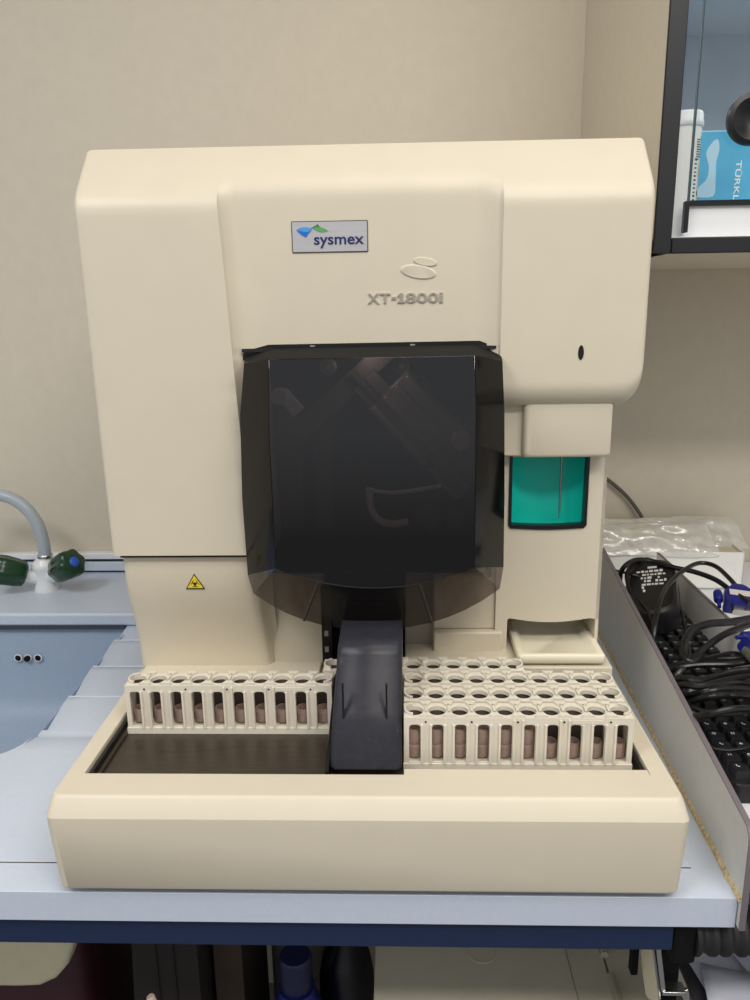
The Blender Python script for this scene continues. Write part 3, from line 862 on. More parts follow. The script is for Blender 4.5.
def make_rack(name_label, loc, stack, proto=None):
    t = thing('sample_rack', name_label, 'sample rack', loc, 'ivory sample racks in the analyzer tray')
    if proto is None:
        body = obj('rack_body', b1, RACKM, t, local=True, bevel=.0004, seg=1)
        pin = lathe(bmesh.new(), [(.0009, 0), (.0009, .0004)], axis_m((0, -.00005, .0468), (0, -1, 0)), 10)
        pin = obj('pin_hole', pin, BLACKM, t, local=True)
    else:
        body, pin = [o.copy() for o in proto]
        for o in (body, pin): COL.objects.link(o); o.parent = t
    bm = B(.0025, RL-.0025, RDP-.0050, RDP-.0040, .0065, .0460)  # brown sheet added to stand for the shade inside the rack
    obj('inner_shade', bm, SHADEM, t, local=True)
    for k in range(10):
        q = k < stack
        if q not in INS:
            c = obj('tube_insert', insert(q), TUBEM, t, local=True); INS[q] = c
        else:
            c = INS[q].copy(); COL.objects.link(c); c.parent = t
        c.location = (.02*k, 0, 0)
    for i, k in enumerate((1, 3, 5, 7, 9)):
        p = pin if i == 0 else pin.copy()
        if i: COL.objects.link(p)
        p.location = (.0095+.02*k-.0105, 0, 0)
    return body, pin
RZ = .0807
SHADEM = mat('inner_shade_brown', (84, 72, 64), .6)
proto = make_rack('ivory ten-hole sample tube rack standing alone on the steel tray left of the smoked chute', (-.2338, .1232, RZ), 0)
for x, y, lab in ((.0335, .0645, 'ivory ten-hole sample rack nearest the front rim, right of the smoked chute'),
                  (.0338, .0942, 'ivory ten-hole sample rack directly behind the front one, second row'),
                  (.0342, .1239, 'ivory ten-hole sample rack in the third row, just ahead of the drip tray'),
                  (-.0462, .1540, 'ivory sample rack in the rear lane passing behind the smoked chute')):
    make_rack(lab, (x, y, RZ), 6, proto)

# ------------------------------------------------------------------ grey side boards, right hand table, keyboard
tb = thing('side_table', 'white side table with a dark shelf below, standing right of the worktop', 'table', (.77, .4, -.9))
obj('table_top', B(.336, 1.2, .0, .772, 0, .033), WHITEM, tb, bevel=.002)
obj('shelf', B(.315, 1.2, .02, .74, -.185, -.18), mat('dark_shelf', (52, 50, 58), .6), tb)
for lx_, ly_ in ((1.15, .03), (1.15, .71), (.345, .71)):
    obj('leg', B(lx_, lx_+.03, ly_, ly_+.03, -.9, 0), BLACKM, tb)
def board(name, label, x0, x1, skew, th, ztf, ztb, z0, z0front, yend, chip, m_=None):
    m_ = m_ or GPANEL
    """upright board along y with a rounded front top corner, at x0 + skew*y"""
    t = thing(name, label, 'board', (x0, .2, max(z0, -.03)))
    rt = .012
    side = [(0, z0front), (yend, z0front if not chip else z0front), (yend, ztb)] + [(rt-rt*sin(a), ztf-rt+rt*cos(a)+ (0)) for a in (0, .4, .8, 1.2, pi/2)]
    bm = bmesh.new()
    loft(bm, [[(x0+skew*y+dx, y+.0005, z) for y, z in side] for dx in (0, th)])
    obj('panel', bm, m_, t)
    top = [(yend, ztb)] + [(rt-rt*sin(a), ztf-rt+rt*cos(a)) for a in (0, .3, .6, .9, 1.2, pi/2)] + [(0, z0front)]
    bm = bmesh.new(); rows = []
    for y, z in top:
        d = Vector((0, 0, .0012)) if (y, z) in top[:2] else (Vector((0, -.0012, 0)) if (y, z) in top[-2:] else Vector((0, -.0009, .0009)))
        rows.append([(x0+skew*y-.0004, y+.0005, z), (x0+skew*y-.0004+d.x, y+.0005+d.y, z+d.z), (x0+skew*y+th+.0004, y+.0005+d.y, z+d.z), (x0+skew*y+th+.0004, y+.0005, z)])
    loft(bm, rows, closed=True)
    obj('edge_band', bm, EDGE, t)
    if chip:
        bm = bmesh.new(); rows = []
        n = 60
        for k in range(n+1):
            y = lerp(.002, yend-.002, k/n); w = .0018+.0010*random.random(); h = .0042+.0014*random.random()
            rows.append([(x0+skew*y-.0004-w, y, .0003), (x0+skew*y-.0004-w*.6, y, h*.6), (x0+skew*y-.0003, y, h), (x0+skew*y+.002, y, h), (x0+skew*y+.002, y, .0003)])
        loft(bm, rows)
        obj('broken_edge', bm, CHIP, t, label='rough raw chipboard strip along the bottom')
    return t
board('divider_board', 'grey laminate board with raw chipboard bottom edge beside the analyzer', .3092, 0, .0385, .0042, .0685, .127, .0, -.026, .56, True)
board('back_board', 'thin grey board with dark edge between the keyboard and the white box', .4345, 0, .0, .003, .1, .1, .033, .0335, .62, False, mat('grey_laminate_lit', (238, 235, 229), .5, var=.02, scale=90))  # same grey laminate, lightened to stand for light missing between the boards

# keyboard, its length running away from the viewer
kb = thing('keyboard', 'black keyboard with white legends under the tangled cables', 'keyboard', (.39, .3, .0335))
KX0, KX1, KY0, KY1, KZ = .3345, .4325, .085, .560, .052
bm = bmesh.new()
pts = rrect(KX0, KX1, KY0, KY1, .006, 4)
loft(bm, [[(x, y, .0335) for x, y in pts], [(x, y, KZ-.002) for x, y in pts], [(lerp(x, .384, .02), lerp(y, .31, .006), KZ) for x, y in pts]])
obj('case', bm, KBODY, kb, sharp=40)
bm = bmesh.new(); bl_ = bmesh.new()
ypos = KY0+.010; cell = .0187
nrow = 0
while ypos < KY1-.022:
    if nrow in (6, 21):
        kk = obj('keys', bm, KEYM, kb, sharp=30); obj('key_lettering', bl_, LEGEND, kk, smooth=False)
        bm = bmesh.new(); bl_ = bmesh.new(); ypos += .011
    for c in range(5):
        x0 = KX0+.004+c*cell; x1 = x0+.0165; y0 = ypos; y1 = ypos+.0165
        bot = [(x, y, KZ-.0005) for x, y in rrect(x0, x1, y0, y1, .0012, 2)]
        topp = [(x, y, KZ+.0068) for x, y in rrect(x0+.0018, x1-.0018, y0+.0018, y1-.0018, .0015, 2)]
        loft(bm, [bot, topp])
        lx, ly = x0+.0050, y0+.0092
        g = random.choice((0, 1, 2, 3))
        zt_ = KZ+.0069
        if g == 0: box(bl_, lx, lx+.0030, ly, ly+.0010, zt_, zt_+.0001); box(bl_, lx, lx+.0010, ly, ly+.0034, zt_, zt_+.0001)
        elif g == 1: add_mesh(bl_, plate(circ(lx+.0015, ly+.0015, .0019, 12), [circ(lx+.0015, ly+.0015, .0011, 12)], zt_, zt_+.0001))
        elif g == 2: box(bl_, lx, lx+.0034, ly+.001, ly+.0019, zt_, zt_+.0001); box(bl_, lx+.0012, lx+.0021, ly, ly+.0034, zt_, zt_+.0001)
        else: box(bl_, lx, lx+.0009, ly, ly+.0034, zt_, zt_+.0001); box(bl_, lx+.0022, lx+.0031, ly, ly+.0034, zt_, zt_+.0001)
    ypos += cell; nrow += 1
kk = obj('keys', bm, KEYM, kb, sharp=30)
obj('key_lettering', bl_, LEGEND, kk, smooth=False)
bm = bmesh.new(); y_ = KY0+.010+6*cell+.001
box(bm, KX0+.004, KX1-.004, y_, y_+.007, KZ-.0005, KZ+.0012); y_ = KY0+.010+21*cell+.012
box(bm, KX0+.004, KX1-.004, y_, y_+.007, KZ-.0005, KZ+.0012)
obj('grey_strip', bm, mat('grey_strip', (140, 138, 134), .5), kb)

# power adapter lying on the keyboard
pa = thing('power_adapter', 'rounded black power adapter with a white printed label lying on the keyboard', 'power adapter', (.355, .40, .06))
PM = Matrix.Translation((.3770, .446, .0790)) @ Matrix.Rotation(radians(-16), 4, 'Z') @ Matrix.Rotation(radians(12), 4, 'X') @ Matrix.Rotation(radians(-12), 4, 'Y')
bm = bmesh.new()
def pr(i, z): return [PM @ Vector((x, y, z)) for x, y in rrect(-.033+i, .033-i, -.070+i, .070-i, .029-i*.5, 7)]
loft(bm, [pr(.004, 0), pr(0, .005), pr(0, .030), pr(.002, .035), pr(.006, .038)])
obj('case', bm, mat('adapter_black', (20, 20, 22), .38), pa, sharp=30)
bm = bmesh.new()
for r_ in range(5):
    x = -.024+.003*r_
    while x < .017:
        w = random.uniform(.002, .0055)
        if random.random() < .85: box(bm, x, x+w, .030-r_*.0085, .030-r_*.0085+.0058*random.uniform(.6, 1), .0381, .0383, PM)
        x += w+.0015
box(bm, -.004, .008, .040, .045, .0381, .0383, PM)
for (x, y) in ((-.012, -.012), (-.0105, -.020)): box(bm, x, x+.003, y, y+.006, .0381, .0383, PM)
obj('printed_label', bm, LEGEND, pa, smooth=False)
# black plug at the far end
pl_ = thing('mains_plug', 'small black plug lying at the far end of the keyboard', 'plug', (.372, .515, .06))
QM = Matrix.Translation((.374, .520, .0615)) @ Matrix.Rotation(radians(35), 4, 'Z')
bm = bmesh.new()
loft(bm, [[QM @ Vector((x, y, z)) for x, y in rrect(-.014+i, .014-i, -.010+i, .010-i, .004, 3)] for i, z in ((.002, 0), (0, .004), (0, .034), (.003, .040))])
obj('plug_body', bm, BLACK, pl_, sharp=40)
bm = tube(bmesh.new(), [QM @ Vector(p) for p in ((.010, 0, .02), (.022, 0, .019), (.034, .004, .012), (.045, .01, .003))], .003, 8)
obj('strain_relief', bm, CABLE, pl_)

# monitor cables with blue connectors
def px(u, v, z):
    p = pix(u, v, 'z', z); lim = .3092+.0385*p.y+.0095
    return pix(u, v, 'x', lim) if p.x < lim and p.y < .56 else p
def vga(name, label, org, dirv, up, path, r=.0031):
    t = thing(name, label, 'cable', (org[0], org[1], org[2]-.015))
    d = Vector(dirv).normalized(); upv = Vector(up); upv = (upv-d*upv.dot(d)).normalized(); sd = d.cross(upv)
    M = Matrix.Translation(Vector(org)) @ Matrix((sd, d, upv)).transposed().to_4x4()
    bm = bmesh.new()
    M = M @ Matrix.Scale(1.25, 4)
    def sec(w, h, y): return [M @ Vector((x, y, z)) for x, z in rrect(-w/2, w/2, -h/2, h/2, min(w, h)*.25, 3)]
    loft(bm, [sec(.012, .010, -.028), sec(.018, .013, -.024), sec(.030, .0145, -.016), sec(.031, .015, 0), sec(.0335, .0155, .001), sec(.0335, .0155, .0045)])
    cn = obj('connector', bm, VGABLUE, t, sharp=40, label='blue connector hood')
    bm = bmesh.new(); loft(bm, [sec(.018, .008, .0045), sec(.0175, .0075, .0105)])
    obj('metal_shell', bm, CHROME, cn)
    for s in (-1, 1):
        bm = lathe(bmesh.new(), [(.0042, -.016), (.0045, -.014), (.0045, -.004), (.004, -.003), (.002, -.002), (.0018, .006)], M @ Matrix.Translation((s*.0205, 0, 0)) @ Matrix.Rotation(-pi/2, 4, 'X'), 14)
        obj('thumb_screw', bm, VGABLUE, cn)
    bm = bmesh.new(); box(bm, -.011, .011, -.015, -.007, .0072, .0078, M)
    obj('pale_plate', bm, mat('pale_print', (196, 188, 182), .5), cn)
    bm = bmesh.new(); tube(bm, [M @ Vector((0, -.026, 0))]+path, r, 10)
    obj('cord', bm, CABLE, t)
    return t
o1 = px(741, 606, .112)
vga('monitor_cable', 'black monitor cable with dark blue connector beside the white box', o1, (-.20, -.75, -.30), (-.10, -.62, .75),
    [px(728, 577, .128), px(715, 566, .131), px(700, 563, .131), px(686, 569, .130), px(670, 583, .126), px(659, 604, .122), px(654, 632, .115), px(653, 660, .10), px(657, 690, .075)])
o2 = px(757, 655, .105)
vga('monitor_cable', 'black monitor cable whose blue connector lies lower, over the cable heap', o2, (-.6, -.35, .1), (0, -.5, .85),
    [px(775, 640, .115), px(790, 655, .11), px(790, 690, .10), px(770, 705, .095), px(740, 712, .092), px(705, 712, .088), px(680, 700, .07)])

def cable(label, path, r, group=None, name='cable'):
    bm = tube(bmesh.new(), path, r, 10, 6)
    return tag(recentre(obj(name, bm, CABLE)), label, 'cable', group)
cable('black cord arching over the adapter and along the white box', [px(624, 628, .080), px(621, 600, .105), px(620, 577, .125), px(625, 566, .132), px(636, 560, .134), px(652, 561, .132), px(672, 567, .130), px(695, 572, .128), px(716, 580, .126), px(733, 592, .1235), px(750, 603, .12)], .0034)
cable('small tight black loop behind the power adapter', [px(634, 600, .1), px(628, 585, .112), px(627, 573, .122), px(634, 563, .127), px(648, 559, .127), px(660, 567, .125), px(663, 578, .112), px(658, 588, .10)], .0026)
cable('thin black lead lying across the top of the power adapter', [px(614, 570, .123), px(630, 574, .119), px(650, 580, .112), px(668, 588, .108), px(678, 602, .1), px(684, 622, .09), px(689, 648, .082), px(692, 668, .08)], .0019)
cable('very thin black wire trailing over the near end of the adapter', [px(630, 593, .104), px(645, 607, .104), px(652, 622, .104), px(656, 645, .09), px(662, 668, .075), px(668, 690, .07)], .0014)
cable('thick black cable curling round the left of the heap', [px(700, 655, .10), px(690, 662, .098), px(683, 650, .104), px(690, 632, .112), px(708, 624, .115), px(730, 622, .112), px(760, 617, .11)], .0046)
cable('glossy black cable rising across the heap towards the blue connector', [px(662, 705, .075), px(675, 678, .085), px(697, 655, .10), px(720, 637, .112), px(740, 628, .115), px(765, 620, .115)], .0040)
cable('thin dark lead curving over the near keys of the keyboard', [px(694, 728, .066), px(708, 745, .064), px(724, 750, .064), px(745, 748, .066), px(765, 740, .07)], .0016)
rnd = random.Random(11)
lab = 'black cable in the tangled heap lying on the keyboard'
for k in range(11):
    v0 = 655+5.2*k; z0 = .088+.014*rnd.random()
    xs_ = [664+2.0*k+rnd.uniform(-4, 4), 682+rnd.uniform(-4, 4), 705+rnd.uniform(-5, 5), 730, 752, 778]
    bow = rnd.uniform(-14, 12)
    path = []
    for i, u in enumerate(xs_):
        t = i/5
        path.append(px(u, v0+14*(1-t)**2+bow*sin(pi*t)+rnd.uniform(-3, 3), z0-(.016 if i == 0 else 0)+rnd.uniform(-.004, .004)))
    cable(lab, path, rnd.choice((.0036, .0042, .0034, .0046)), 'tangled black cables on the keyboard')

# ------------------------------------------------------------------ white box with plastic sleeves
wb = thing('cardboard_box', 'open white card box standing against the wall behind the boards', 'box', (.46, .70, .0335))
WM = Matrix.Translation((.452, .640, .0335)) @ Matrix.Rotation(radians(-3.0), 4, 'Z')
bw_, bd_, bh_ = .252, .115, .062
bm = bmesh.new()
box(bm, -bw_/2, bw_/2, 0, .003, 0, bh_, WM); box(bm, -bw_/2, bw_/2, bd_-.003, bd_, 0, bh_, WM)
box(bm, -bw_/2, -bw_/2+.003, 0, bd_, 0, bh_, WM); box(bm, bw_/2-.003, bw_/2, 0, bd_, 0, bh_, WM); box(bm, -bw_/2, bw_/2, 0, bd_, 0, .003, WM)
obj('box_shell', bm, FOAM, wb, bevel=.0006, seg=1)
bm = bmesh.new(); box(bm, -bw_/2+.004, bw_/2-.004, .004, bd_-.004, bh_-.010, bh_-.004, WM)
obj('packing_sheet', bm, CREAM, wb)
def bag(label, M, L, W, H, seed):
    rd = random.Random(seed); bm = bmesh.new()
    nx, ny = 60, 24
    ph = [rd.uniform(0, 6) for _ in range(8)]
    def zz(u, v):
        e = (1-abs(2*u-1)**6)*(1-abs(2*v-1)**2.2)
        w = .16*sin(7*u+ph[0]+9*v)+.13*sin(17*v+ph[1]-6*u)+.12*abs(sin(11*v+ph[2]+7*u))+.08*sin(29*u+19*v+ph[3])
        return H*e*(.75+w)
    rows = []
    for j in range(ny+1):
        v = j/ny
        rows.append([M @ Vector(((u-.5)*L+.004*sin(6*v+ph[4]), (v-.5)*W*(1+.05*sin(8*u+ph[5])), zz(u, v)+.001)) for u in (i/nx for i in range(nx+1))])
    loft(bm, rows, closed=False, cap0=False, cap1=False)
    rows = [[M @ Vector(((i/nx-.5)*L+.004*sin(6*v+ph[4]), (v-.5)*W*(1+.05*sin(8*(i/nx)+ph[5])), 0)) for i in range(nx+1)] for v in (0, .5, 1)]
    loft(bm, rows, closed=False, cap0=False, cap1=False)
    t = thing('plastic_sleeve', label, 'plastic bag', M.translation, 'clear plastic sleeves on the white box')
    obj('film', bm, BAGM, t, sharp=180)
    bm = bmesh.new(); rows = []
    for j in range(7):
        v = lerp(.12, .88, j/6)
        rows.append([M @ Vector(((u-.5)*L, (v-.5)*W, zz(u, v)*.55+.0015)) for u in (lerp(.04, .90, i/16) for i in range(17))])
    loft(bm, rows, closed=False, cap0=False, cap1=False)
    obj('cream_filling', bm, CREAM, t, sharp=180)
    return t
bag('crumpled clear plastic sleeve at the back of the white box, against the wall', Matrix.Translation((.462, .715, .103)) @ Matrix.Rotation(radians(2), 4, 'Z') @ Matrix.Rotation(radians(20), 4, 'X'), .285, .085, .024, 3)
bag('crumpled clear plastic sleeve overhanging the front of the white box', Matrix.Translation((.425, .668, .106)) @ Matrix.Rotation(radians(-2), 4, 'Z') @ Matrix.Rotation(radians(30), 4, 'X'), .225, .070, .020, 8)
tag(recentre(obj('power_lead', tube(bmesh.new(), [(.30, .768, .235), (.35, .768, .215), (.3916, .766, .1856), (.4096, .766, .1713), (.4316, .765, .1497), (.4525, .762, .1207), (.462, .755, .098)], .0032, 10), mat('grey_cord', (84, 80, 74), .4))), 'dark grey cord hanging on the wall behind the analyzer', 'cord')
# grey socket strip just at the right edge, right of the box
# ------------------------------------------------------------------ wall cabinet
WC = thing('wall_cabinet', 'black framed glass wall cabinet with beige side above the side table', 'wall cabinet', (.7, .57, .533))
X0, YF_, ZC0 = .3200, .3785, .5335
X1C = 1.25
gx = .3632
bm = B(X0, X0+.016, YF_+.0042, YW-.001, ZC0, 1.35)
obj('side_panel', bm, SIDE, WC)
bm = bmesh.new(); box(bm, X0, X1C, YF_+.0042, YW-.001, ZC0, ZC0+.016)
obj('bottom_panel', bm, SIDE, WC)
bm = bmesh.new(); box(bm, X0+.016, X1C, YF_+.022, YW-.02, ZC0+.016, ZC0+.020); box(bm, X0+.016, X0+.019, YF_+.022, YW-.02, ZC0+.016, 1.35)
obj('lining', bm, WHITEM, WC)
bm = B(X0+.016, X1C, YW-.02, YW-.014, ZC0+.016, 1.35)
obj('back_panel', bm, CABBACK, WC)
bm = B(X0+.019, X1C, YF_+.06, YW-.02, .868, .884)
obj('shelf', bm, mat('grey_shelf', (186, 190, 196), .5), WC, bevel=.001)
bm = bmesh.new(); box(bm, X0-.0005, X0+.0195, YF_, YF_+.0040, ZC0, 1.35)
obj('frame', bm, FRAME, WC, bevel=.0012)
bm = bmesh.new(); box(bm, X0+.0200, X1C, YF_, YF_+.0040, ZC0, ZC0+.0175)
obj('frame', bm, FRAME, WC, bevel=.0012)
bm = B(gx, X1C, YF_+.034, YF_+.037, ZC0+.02, .5875)
obj('plinth_strip', bm, WHITEM, WC)
bm = B(gx+.001, X1C, YF_+.030, YF_+.040, .5875, .5935)
obj('track', bm, BLACK, WC)
bm = bmesh.new(); bm.faces.new([bm.verts.new(p) for p in ((gx+.0012, YF_+.0265, .5935), (X1C, YF_+.0265, .5935), (X1C, YF_+.0265, 1.35), (gx+.0012, YF_+.0265, 1.35))])
gp = obj('glass_pane', bm, GLASS, WC, smooth=False)
bm = B(gx, gx+.0016, YF_+.0240, YF_+.0290, .59, 1.35)
obj('pane_edge', bm, GLASSEDGE, gp, smooth=False)
bm = B(gx-.0035, gx+.0015, YF_+.0225, YF_+.031, .558, .592)
obj('edge_clip', bm, BLACK, gp, bevel=.0006)
bm = lathe(bmesh.new(), [(.022, 0), (.0265, .002), (.0275, .006), (.0265, .010), (.022, .012), (.017, .0105), (.012, .0075), (.004, .006)], axis_m((.4230, YF_+.0245, .6750), (0, -1, 0)), 40)
obj('knob', bm, mat('knob_black', (22, 22, 24), .35), gp, sharp=40)
# test strip canister
sc_ = thing('strip_canister', 'white test strip canister with printed colour chart inside the wall cabinet', 'canister', (.3745, .440, ZC0+.02))
CM = Matrix.Translation((.3680, .4455, ZC0+.02)) @ Matrix.Diagonal((1, 1, 1.05, 1))
bm = lathe(bmesh.new(), [(.0165, 0), (.0185, .001), (.0185, .118), (.0175, .1185)], CM, 36)
cb = obj('tube', bm, WHITE, sc_, sharp=40)
bm = lathe(bmesh.new(), [(.0195, .1180), (.0202, .119), (.0202, .1235), (.0195, .1250), (.0192, .1310), (.0180, .1335), (.002, .1338)], CM, 36)
obj('lid', bm, mat('canister_lid', (224, 226, 228), .35), sc_, sharp=40)
def on_can(bm, a0, a1, z0, z1, off=.0002, n=4):
    r = .0185+off
    rows = [[CM @ Vector((r*cos(lerp(a0, a1, k/n)), r*sin(lerp(a0, a1, k/n)), z)) for k in range(n+1)] for z in (z0, z1)]
    loft(bm, rows, closed=False, cap0=False, cap1=False)
rc = random.Random(5)
bm = bmesh.new(); a_ = radians(-58)
for k in range(20):
    on_can(bm, a_-.10, a_+.10, .002+.0042*k, .0034+.0042*k+rc.uniform(0, .001))
for k in range(9): on_can(bm, radians(-36), radians(-20)+rc.uniform(0, .15), .086+.0025*k, .0872+.0025*k)
for k in range(9): on_can(bm, radians(-60), radians(-45)+rc.uniform(0, .15), .083+.0025*k, .0842+.0025*k)
obj('print', bm, TICK, cb, smooth=False)
for m_, z0, z1 in ((mat('chart_yellow', (206, 206, 84), .5), .022, .046), (BLACK, .046, .051), (mat('chart_pale', (216, 204, 190), .5), .051, .066), (mat('chart_orange', (226, 170, 110), .5), .066, .074), (mat('chart_pink', (214, 190, 176), .5), .074, .080)):
    bm = bmesh.new(); on_can(bm, radians(-40), radians(-14), z0, z1, .0003); obj('colour_patch', bm, m_, cb, smooth=False)
# blue shrink-wrapped pack
bp_ = thing('blue_pack', 'blue shrink-wrapped pack with white lettering inside the wall cabinet', 'pack', (.46, .50, ZC0+.02))
bm = bmesh.new(); box(bm, .386, .60, .500, .56, ZC0+.0205, .6855)
pk = obj('carton', bm, BLUEBOX, bp_, bevel=.0015)
bm = add_mesh(bmesh.new(), text_mesh('TÜRKLAB', .066, .0084, .0004, .012), Matrix.Translation((.4568, .4997, .6175)) @ FRONT @ Matrix.Rotation(-pi/2, 4, 'Z'))
obj('lettering', bm, mat('white_print', (235, 240, 242), .5), pk)
bm = bmesh.new()
gl_ = [(.0, .0), (.006, .012), (.014, .02), (.016, .034), (.011, .05), (.017, .062), (.024, .066), (.027, .054), (.0245, .04), (.0255, .02), (.024, 0)]
add_mesh(bm, plate(leaf(gl_, 4), [], 0, .0003), Matrix.Translation((.4035, .4998, .6090)) @ FRONT)
obj('film_glare', bm, mat('painted_glare', (190, 220, 238), .2), pk)  # pale shape painted on for the glare of the plastic wrap

# ------------------------------------------------------------------ below the bench
bn = thing('pedal_bin', 'cream topped maroon bin under the sink end of the bench', 'bin', (-.46, .25, -.9))
bm = bmesh.new()
def binr(x0, x1, y0, y1, z, r): return [(x, y, z) for x, y in rrect(x0, x1, y0, y1, r, 5)]
face = [(-.62, -.20), (-.331, -.16), (-.334, -.20)] 
prof_ = [(-.60, -.166), (-.326, -.166), (-.331, -.196), (-.342, -.226), (-.356, -.243), (-.376, -.2535), (-.40, -.255), (-.60, -.255)]
loft(bm, [[(x, y, z) for x, z in prof_] for y in (.15, .40)])
obj('lid', bm, CREAMBIN, bn, bevel=.006, seg=3)
bm = bmesh.new(); loft(bm, [binr(-.58, -.345, .175, .385, -.9, .03), binr(-.60, -.330, .162, .395, -.18, .03)])
obj('bin_body', bm, MAROON, bn, sharp=40)
ca = thing('cardboard_carton', 'dark brown carton standing under the bench beside the bin', 'carton', (-.23, .25, -.9))
bm = bmesh.new(); loft(bm, [[(-.305, .16, -.9), (-.20, .16, -.9), (-.20, .36, -.9), (-.305, .36, -.9)], [(-.268, .16, -.15), (-.197, .16, -.15), (-.197, .36, -.15), (-.268, .36, -.15)]])
obj('carton_shell', bm, DKBOX, ca, bevel=.001)
bm = bmesh.new(); box(bm, -.245, -.243, .158, .16, -.30, -.15); box(bm, -.225, -.2235, .158, .16, -.30, -.15)
obj('fold_line', bm, mat('fold_dark', (28, 22, 20), .8), ca)
c2 = obj('cardboard_carton', B(-.192, -.158, .20, .34, -.9, -.2), BRBOX, bevel=.001)
tag(recentre(c2), 'mid brown narrow carton between the dark carton and the white jug', 'carton')
sy = thing('plastic_rod', 'thin ivory plastic rod leaning in front of the dark brown carton', 'rod', (0, .08, -.9))
tip = pix(150, 996, 'y', .10); foot = Vector((-.005, .07, -.895)); dd_ = (tip-foot).normalized()
bm = lathe(bmesh.new(), [(.0055, -(tip-foot).length), (.0060, -.02), (.0046, -.018), (.0042, -.001), (.0034, 0)], axis_m(tip, dd_), 16)
obj('barrel', bm, mat('ivory_plastic', (214, 196, 176), .5), sy)
jg = thing('plastic_jug', 'cloudy white jug under the bench behind a blue capped bottle', 'jug', (-.075, .30, -.9))
bm = lathe(bmesh.new(), [(.05, -.9), (.052, -.88), (.052, -.30), (.045, -.26), (.03, -.24), (.02, -.235)], Matrix.Translation((-.0985, .34, 0)), 32)
obj('jug_body', bm, JUG, jg, sharp=40)
bt = thing('reagent_bottle', 'blue capped reagent bottle in front of the white jug', 'bottle', (-.089, .16, -.9))
bm = lathe(bmesh.new(), [(.0175, -.262), (.0185, -.26), (.0185, -.222), (.0165, -.219), (.001, -.2185)], Matrix.Translation((-.089, .165, 0)), 28)
obj('cap', bm, mat('blue_cap', (13, 20, 64), .4), bt, sharp=40)
bm = lathe(bmesh.new(), [(.04, -.9), (.042, -.89), (.042, -.36), (.035, -.31), (.021, -.27), (.0205, -.262)], Matrix.Translation((-.089, .165, 0)), 28)
obj('bottle_body', bm, mat('blue_bottle', (18, 32, 100), .35), bt, sharp=40)
b2_ = thing('reagent_bottle', 'dark navy bottle between the blue capped bottle and the beige chest', 'bottle', (-.035, .2, -.9))
bm = lathe(bmesh.new(), [(.032, -.9), (.033, -.89), (.033, -.30), (.028, -.27), (.016, -.25), (.016, -.225), (.001, -.224)], Matrix.Translation((-.037, .22, 0)), 28)
obj('bottle_body', bm, mat('navy_bottle', (9, 11, 24), .35), b2_, sharp=40)
cs = thing('storage_chest', 'beige lidded chest with hinges and round embossed mark under the bench', 'chest', (.12, .2, -.9))
bm = bmesh.new()
pts = rrect(-.001, .2615, .09, .46, .02, 5)
loft(bm, [[(x, y, -.262) for x, y in pts], [(x, y, -.252) for x, y in pts], [(lerp(x, .11, .012), lerp(y, .25, .01), -.25) for x, y in pts]])
ld = obj('lid', bm, CHEST, cs, sharp=30)
bm = add_mesh(bmesh.new(), plate(circ(0, 0, .0165, 32), [circ(0, 0, .0153, 32)], 0, .0006), Matrix.Translation((.1225, .203, -.25)))
obj('embossed_ring', bm, mat('pale_emboss', (214, 206, 182), .5), ld)
bm = B(.2200, .2206, .10, .45, -.25, -.2496)
obj('lid_groove', bm, mat('groove_dark', (120, 112, 92), .7), ld)
bm = bmesh.new(); box(bm, .0, .2605, .092, .458, -.9, -.262)
obj('chest_body', bm, CHEST, cs, bevel=.003)
bm = bmesh.new(); box(bm, .2640, .306, .09, .46, -.9, -.252)
obj('side_rim', bm, CHEST, cs, bevel=.002)
for y in (.135, .198):
    bm = tube(bmesh.new(), [(.2630, y, -.2485), (.2630, y+.036, -.2485)], .005, 12, 0)
    obj('hinge', bm, mat('hinge_beige', (186, 178, 152), .4), cs)
lg = thing('support_stand', 'black square steel bench leg with a chrome clamp under the worktop corner', 'bench leg', (.279, .075, -.9))
bm = B(.2690, .2865, .052, .070, -.9, -.0300)
obj('post', bm, BLACKM, lg, bevel=.001)
cl = bmesh.new()
def slab3(bm, a, b, w, t, nrm):
    a, b = Vector(a), Vector(b); d = (b-a).normalized(); n = Vector(nrm); n = (n-d*n.dot(d)).normalized(); s_ = d.cross(n)
    r = [[p+s_*sx*w/2+n*sn*t/2 for sx, sn in ((-1,-1),(1,-1),(1,1),(-1,1))] for p in (a, b)]
    loft(bm, r)
slab3(cl, (.2505, .062, -.060), (.2635, .046, -.150), .022, .0025, (1, .35, 0))
obj('clamp_plate', cl, CHROME, lg, bevel=.0006)
cl = bmesh.new(); slab3(cl, (.2585, .050, -.058), (.2675, .038, -.128), .004, .004, (1, 0, 0)); slab3(cl, (.2872, .04, -.128), (.296, .03, -.18), .004, .006, (1, 0, 0))
tube(cl, [(.268, .036, -.150), (.272, .033, -.139), (.279, .033, -.137), (.284, .033, -.146), (.285, .033, -.165)], .003, 10)
slab3(cl, (.266, .040, -.128), (.287, .040, -.128), .012, .004, (0, 0, 1))
obj('clamp_lever', cl, CHROME, lg, bevel=.0006)
bm = B(.2475, .2535, .066, .075, -.14, -.0515)
obj('clamp_pad', bm, BLACKM, lg)
hs_ = thing('corrugated_hose', 'black corrugated hose end under the right corner of the worktop', 'hose', (.32, .03, -.07))
bm = bmesh.new()
pr_ = []
n = 56
for k in range(n+1):
    x = k/n*.20; pr_.append((.0195+.0014*(1 if sin(2*pi*x/.0125) > -.3 else -1), x))
lathe(bm, pr_, axis_m((.282, .0300, -.0535), (1, 0, 0.0)), 24)
obj('hose_tube', bm, mat('hose_rubber', (30, 29, 30), .6), hs_, sharp=30)
bm = B(.2620, .283, .014, .046, -.075, -.0305)
obj('hose_cap', bm, BLACKM, hs_, bevel=.003)
rp = random.Random(3)
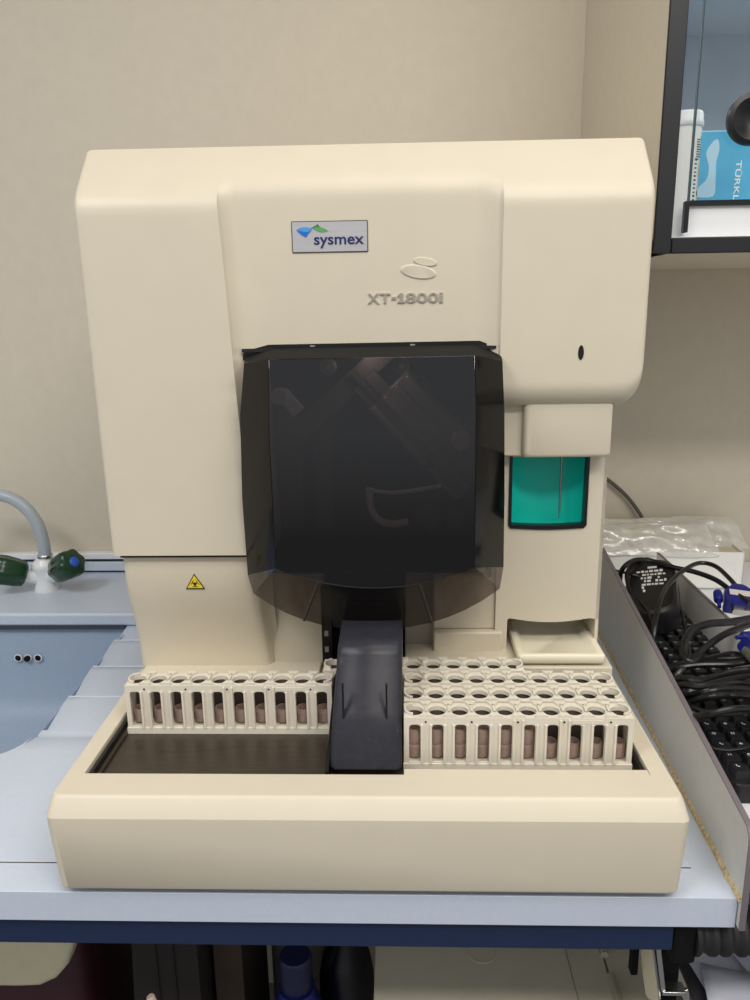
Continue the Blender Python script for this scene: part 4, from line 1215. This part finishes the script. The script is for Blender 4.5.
for k, (cx_, cy_, a, w, h, labp) in enumerate(((.40, .12, 8, .15, .10, 'white paper sheet lowest in the pile on the dark shelf'), (.39, .17, -6, .13, .09, 'white paper sheet lying turned across the middle of the pile'), (.43, .13, 14, .12, .08, 'white paper sheet on top of the pile, turned most'), (.375, .075, -12, .10, .05, 'small white paper slip at the front of the pile'))):
    M = Matrix.Translation((cx_, cy_, -.1795+.0032*k)) @ Matrix.Rotation(radians(a), 4, 'Z')
    bm = bmesh.new(); rows = []
    for j in range(5):
        rows.append([M @ Vector(((i/8-.5)*w, (j/4-.5)*h, .0016*sin(i*.7+k)+.001)) for i in range(9)])
    loft(bm, rows, closed=False, cap0=False, cap1=False)
    o = obj('paper_sheet', bm, PAPER, sharp=60); md = o.modifiers.new('thick', 'SOLIDIFY'); md.thickness = .0006
    tag(recentre(o), labp, 'paper', 'loose papers under the side table')

# ------------------------------------------------------------------ light
def area(name, loc, rot, sx, sy, e, col):
    l = bpy.data.lights.new(name, 'AREA'); l.shape = 'RECTANGLE'; l.size = sx; l.size_y = sy; l.energy = e; l.color = col
    o = bpy.data.objects.new(name, l); COL.objects.link(o); o.location = loc; o.rotation_euler = [radians(a) for a in rot]; return o
area('ceiling_light', (.45, -.35, 1.70), (0, 0, 0), 1.2, .6, 10, (1, .95, .88))
area('ceiling_light', (.7, -1.15, 1.70), (0, 0, 0), 1.4, .3, 26, (1, .955, .89))
area('ceiling_light', (-1.0, -.9, 1.70), (0, 0, 0), .7, .7, 21, (.97, .975, .98))
w = bpy.data.worlds.new('room_light'); SC.world = w; w.use_nodes = True
nt = w.node_tree; bg = nt.nodes['Background']; bg.inputs['Strength'].default_value = 1
tcw = nt.nodes.new('ShaderNodeTexCoord'); sx_ = nt.nodes.new('ShaderNodeSeparateXYZ'); rw = nt.nodes.new('ShaderNodeValToRGB')
nt.links.new(tcw.outputs['Generated'], sx_.inputs[0])
mw = nt.nodes.new('ShaderNodeMapRange'); mw.inputs['From Min'].default_value = -1
nt.links.new(sx_.outputs['Z'], mw.inputs['Value']); nt.links.new(mw.outputs['Result'], rw.inputs['Fac'])
e_ = rw.color_ramp.elements
e_[0].position = .40; e_[0].color = (.20, .20, .20, 1); e_[1].position = .56; e_[1].color = (.56, .575, .60, 1)
nt.links.new(rw.outputs['Color'], bg.inputs['Color'])
l_ = bpy.data.lights.new('bay_fill_light', 'POINT'); l_.energy = .07; l_.color = (1, .88, .8); l_.shadow_soft_size = .01  # added fill light so the mechanism shows through the cover
o_ = bpy.data.objects.new('bay_fill_light', l_); COL.objects.link(o_); o_.location = (.0, .215, .43)
area('cabinet_fill_light', (.8, .50, .860), (-20, 0, 0), .8, .10, 1.7, (.92, .96, 1))  # added fill light that brightens the cabinet interior
SC.view_settings.view_transform = 'Standard'
SC.view_settings.look = 'None'
SC.view_settings.exposure = 0
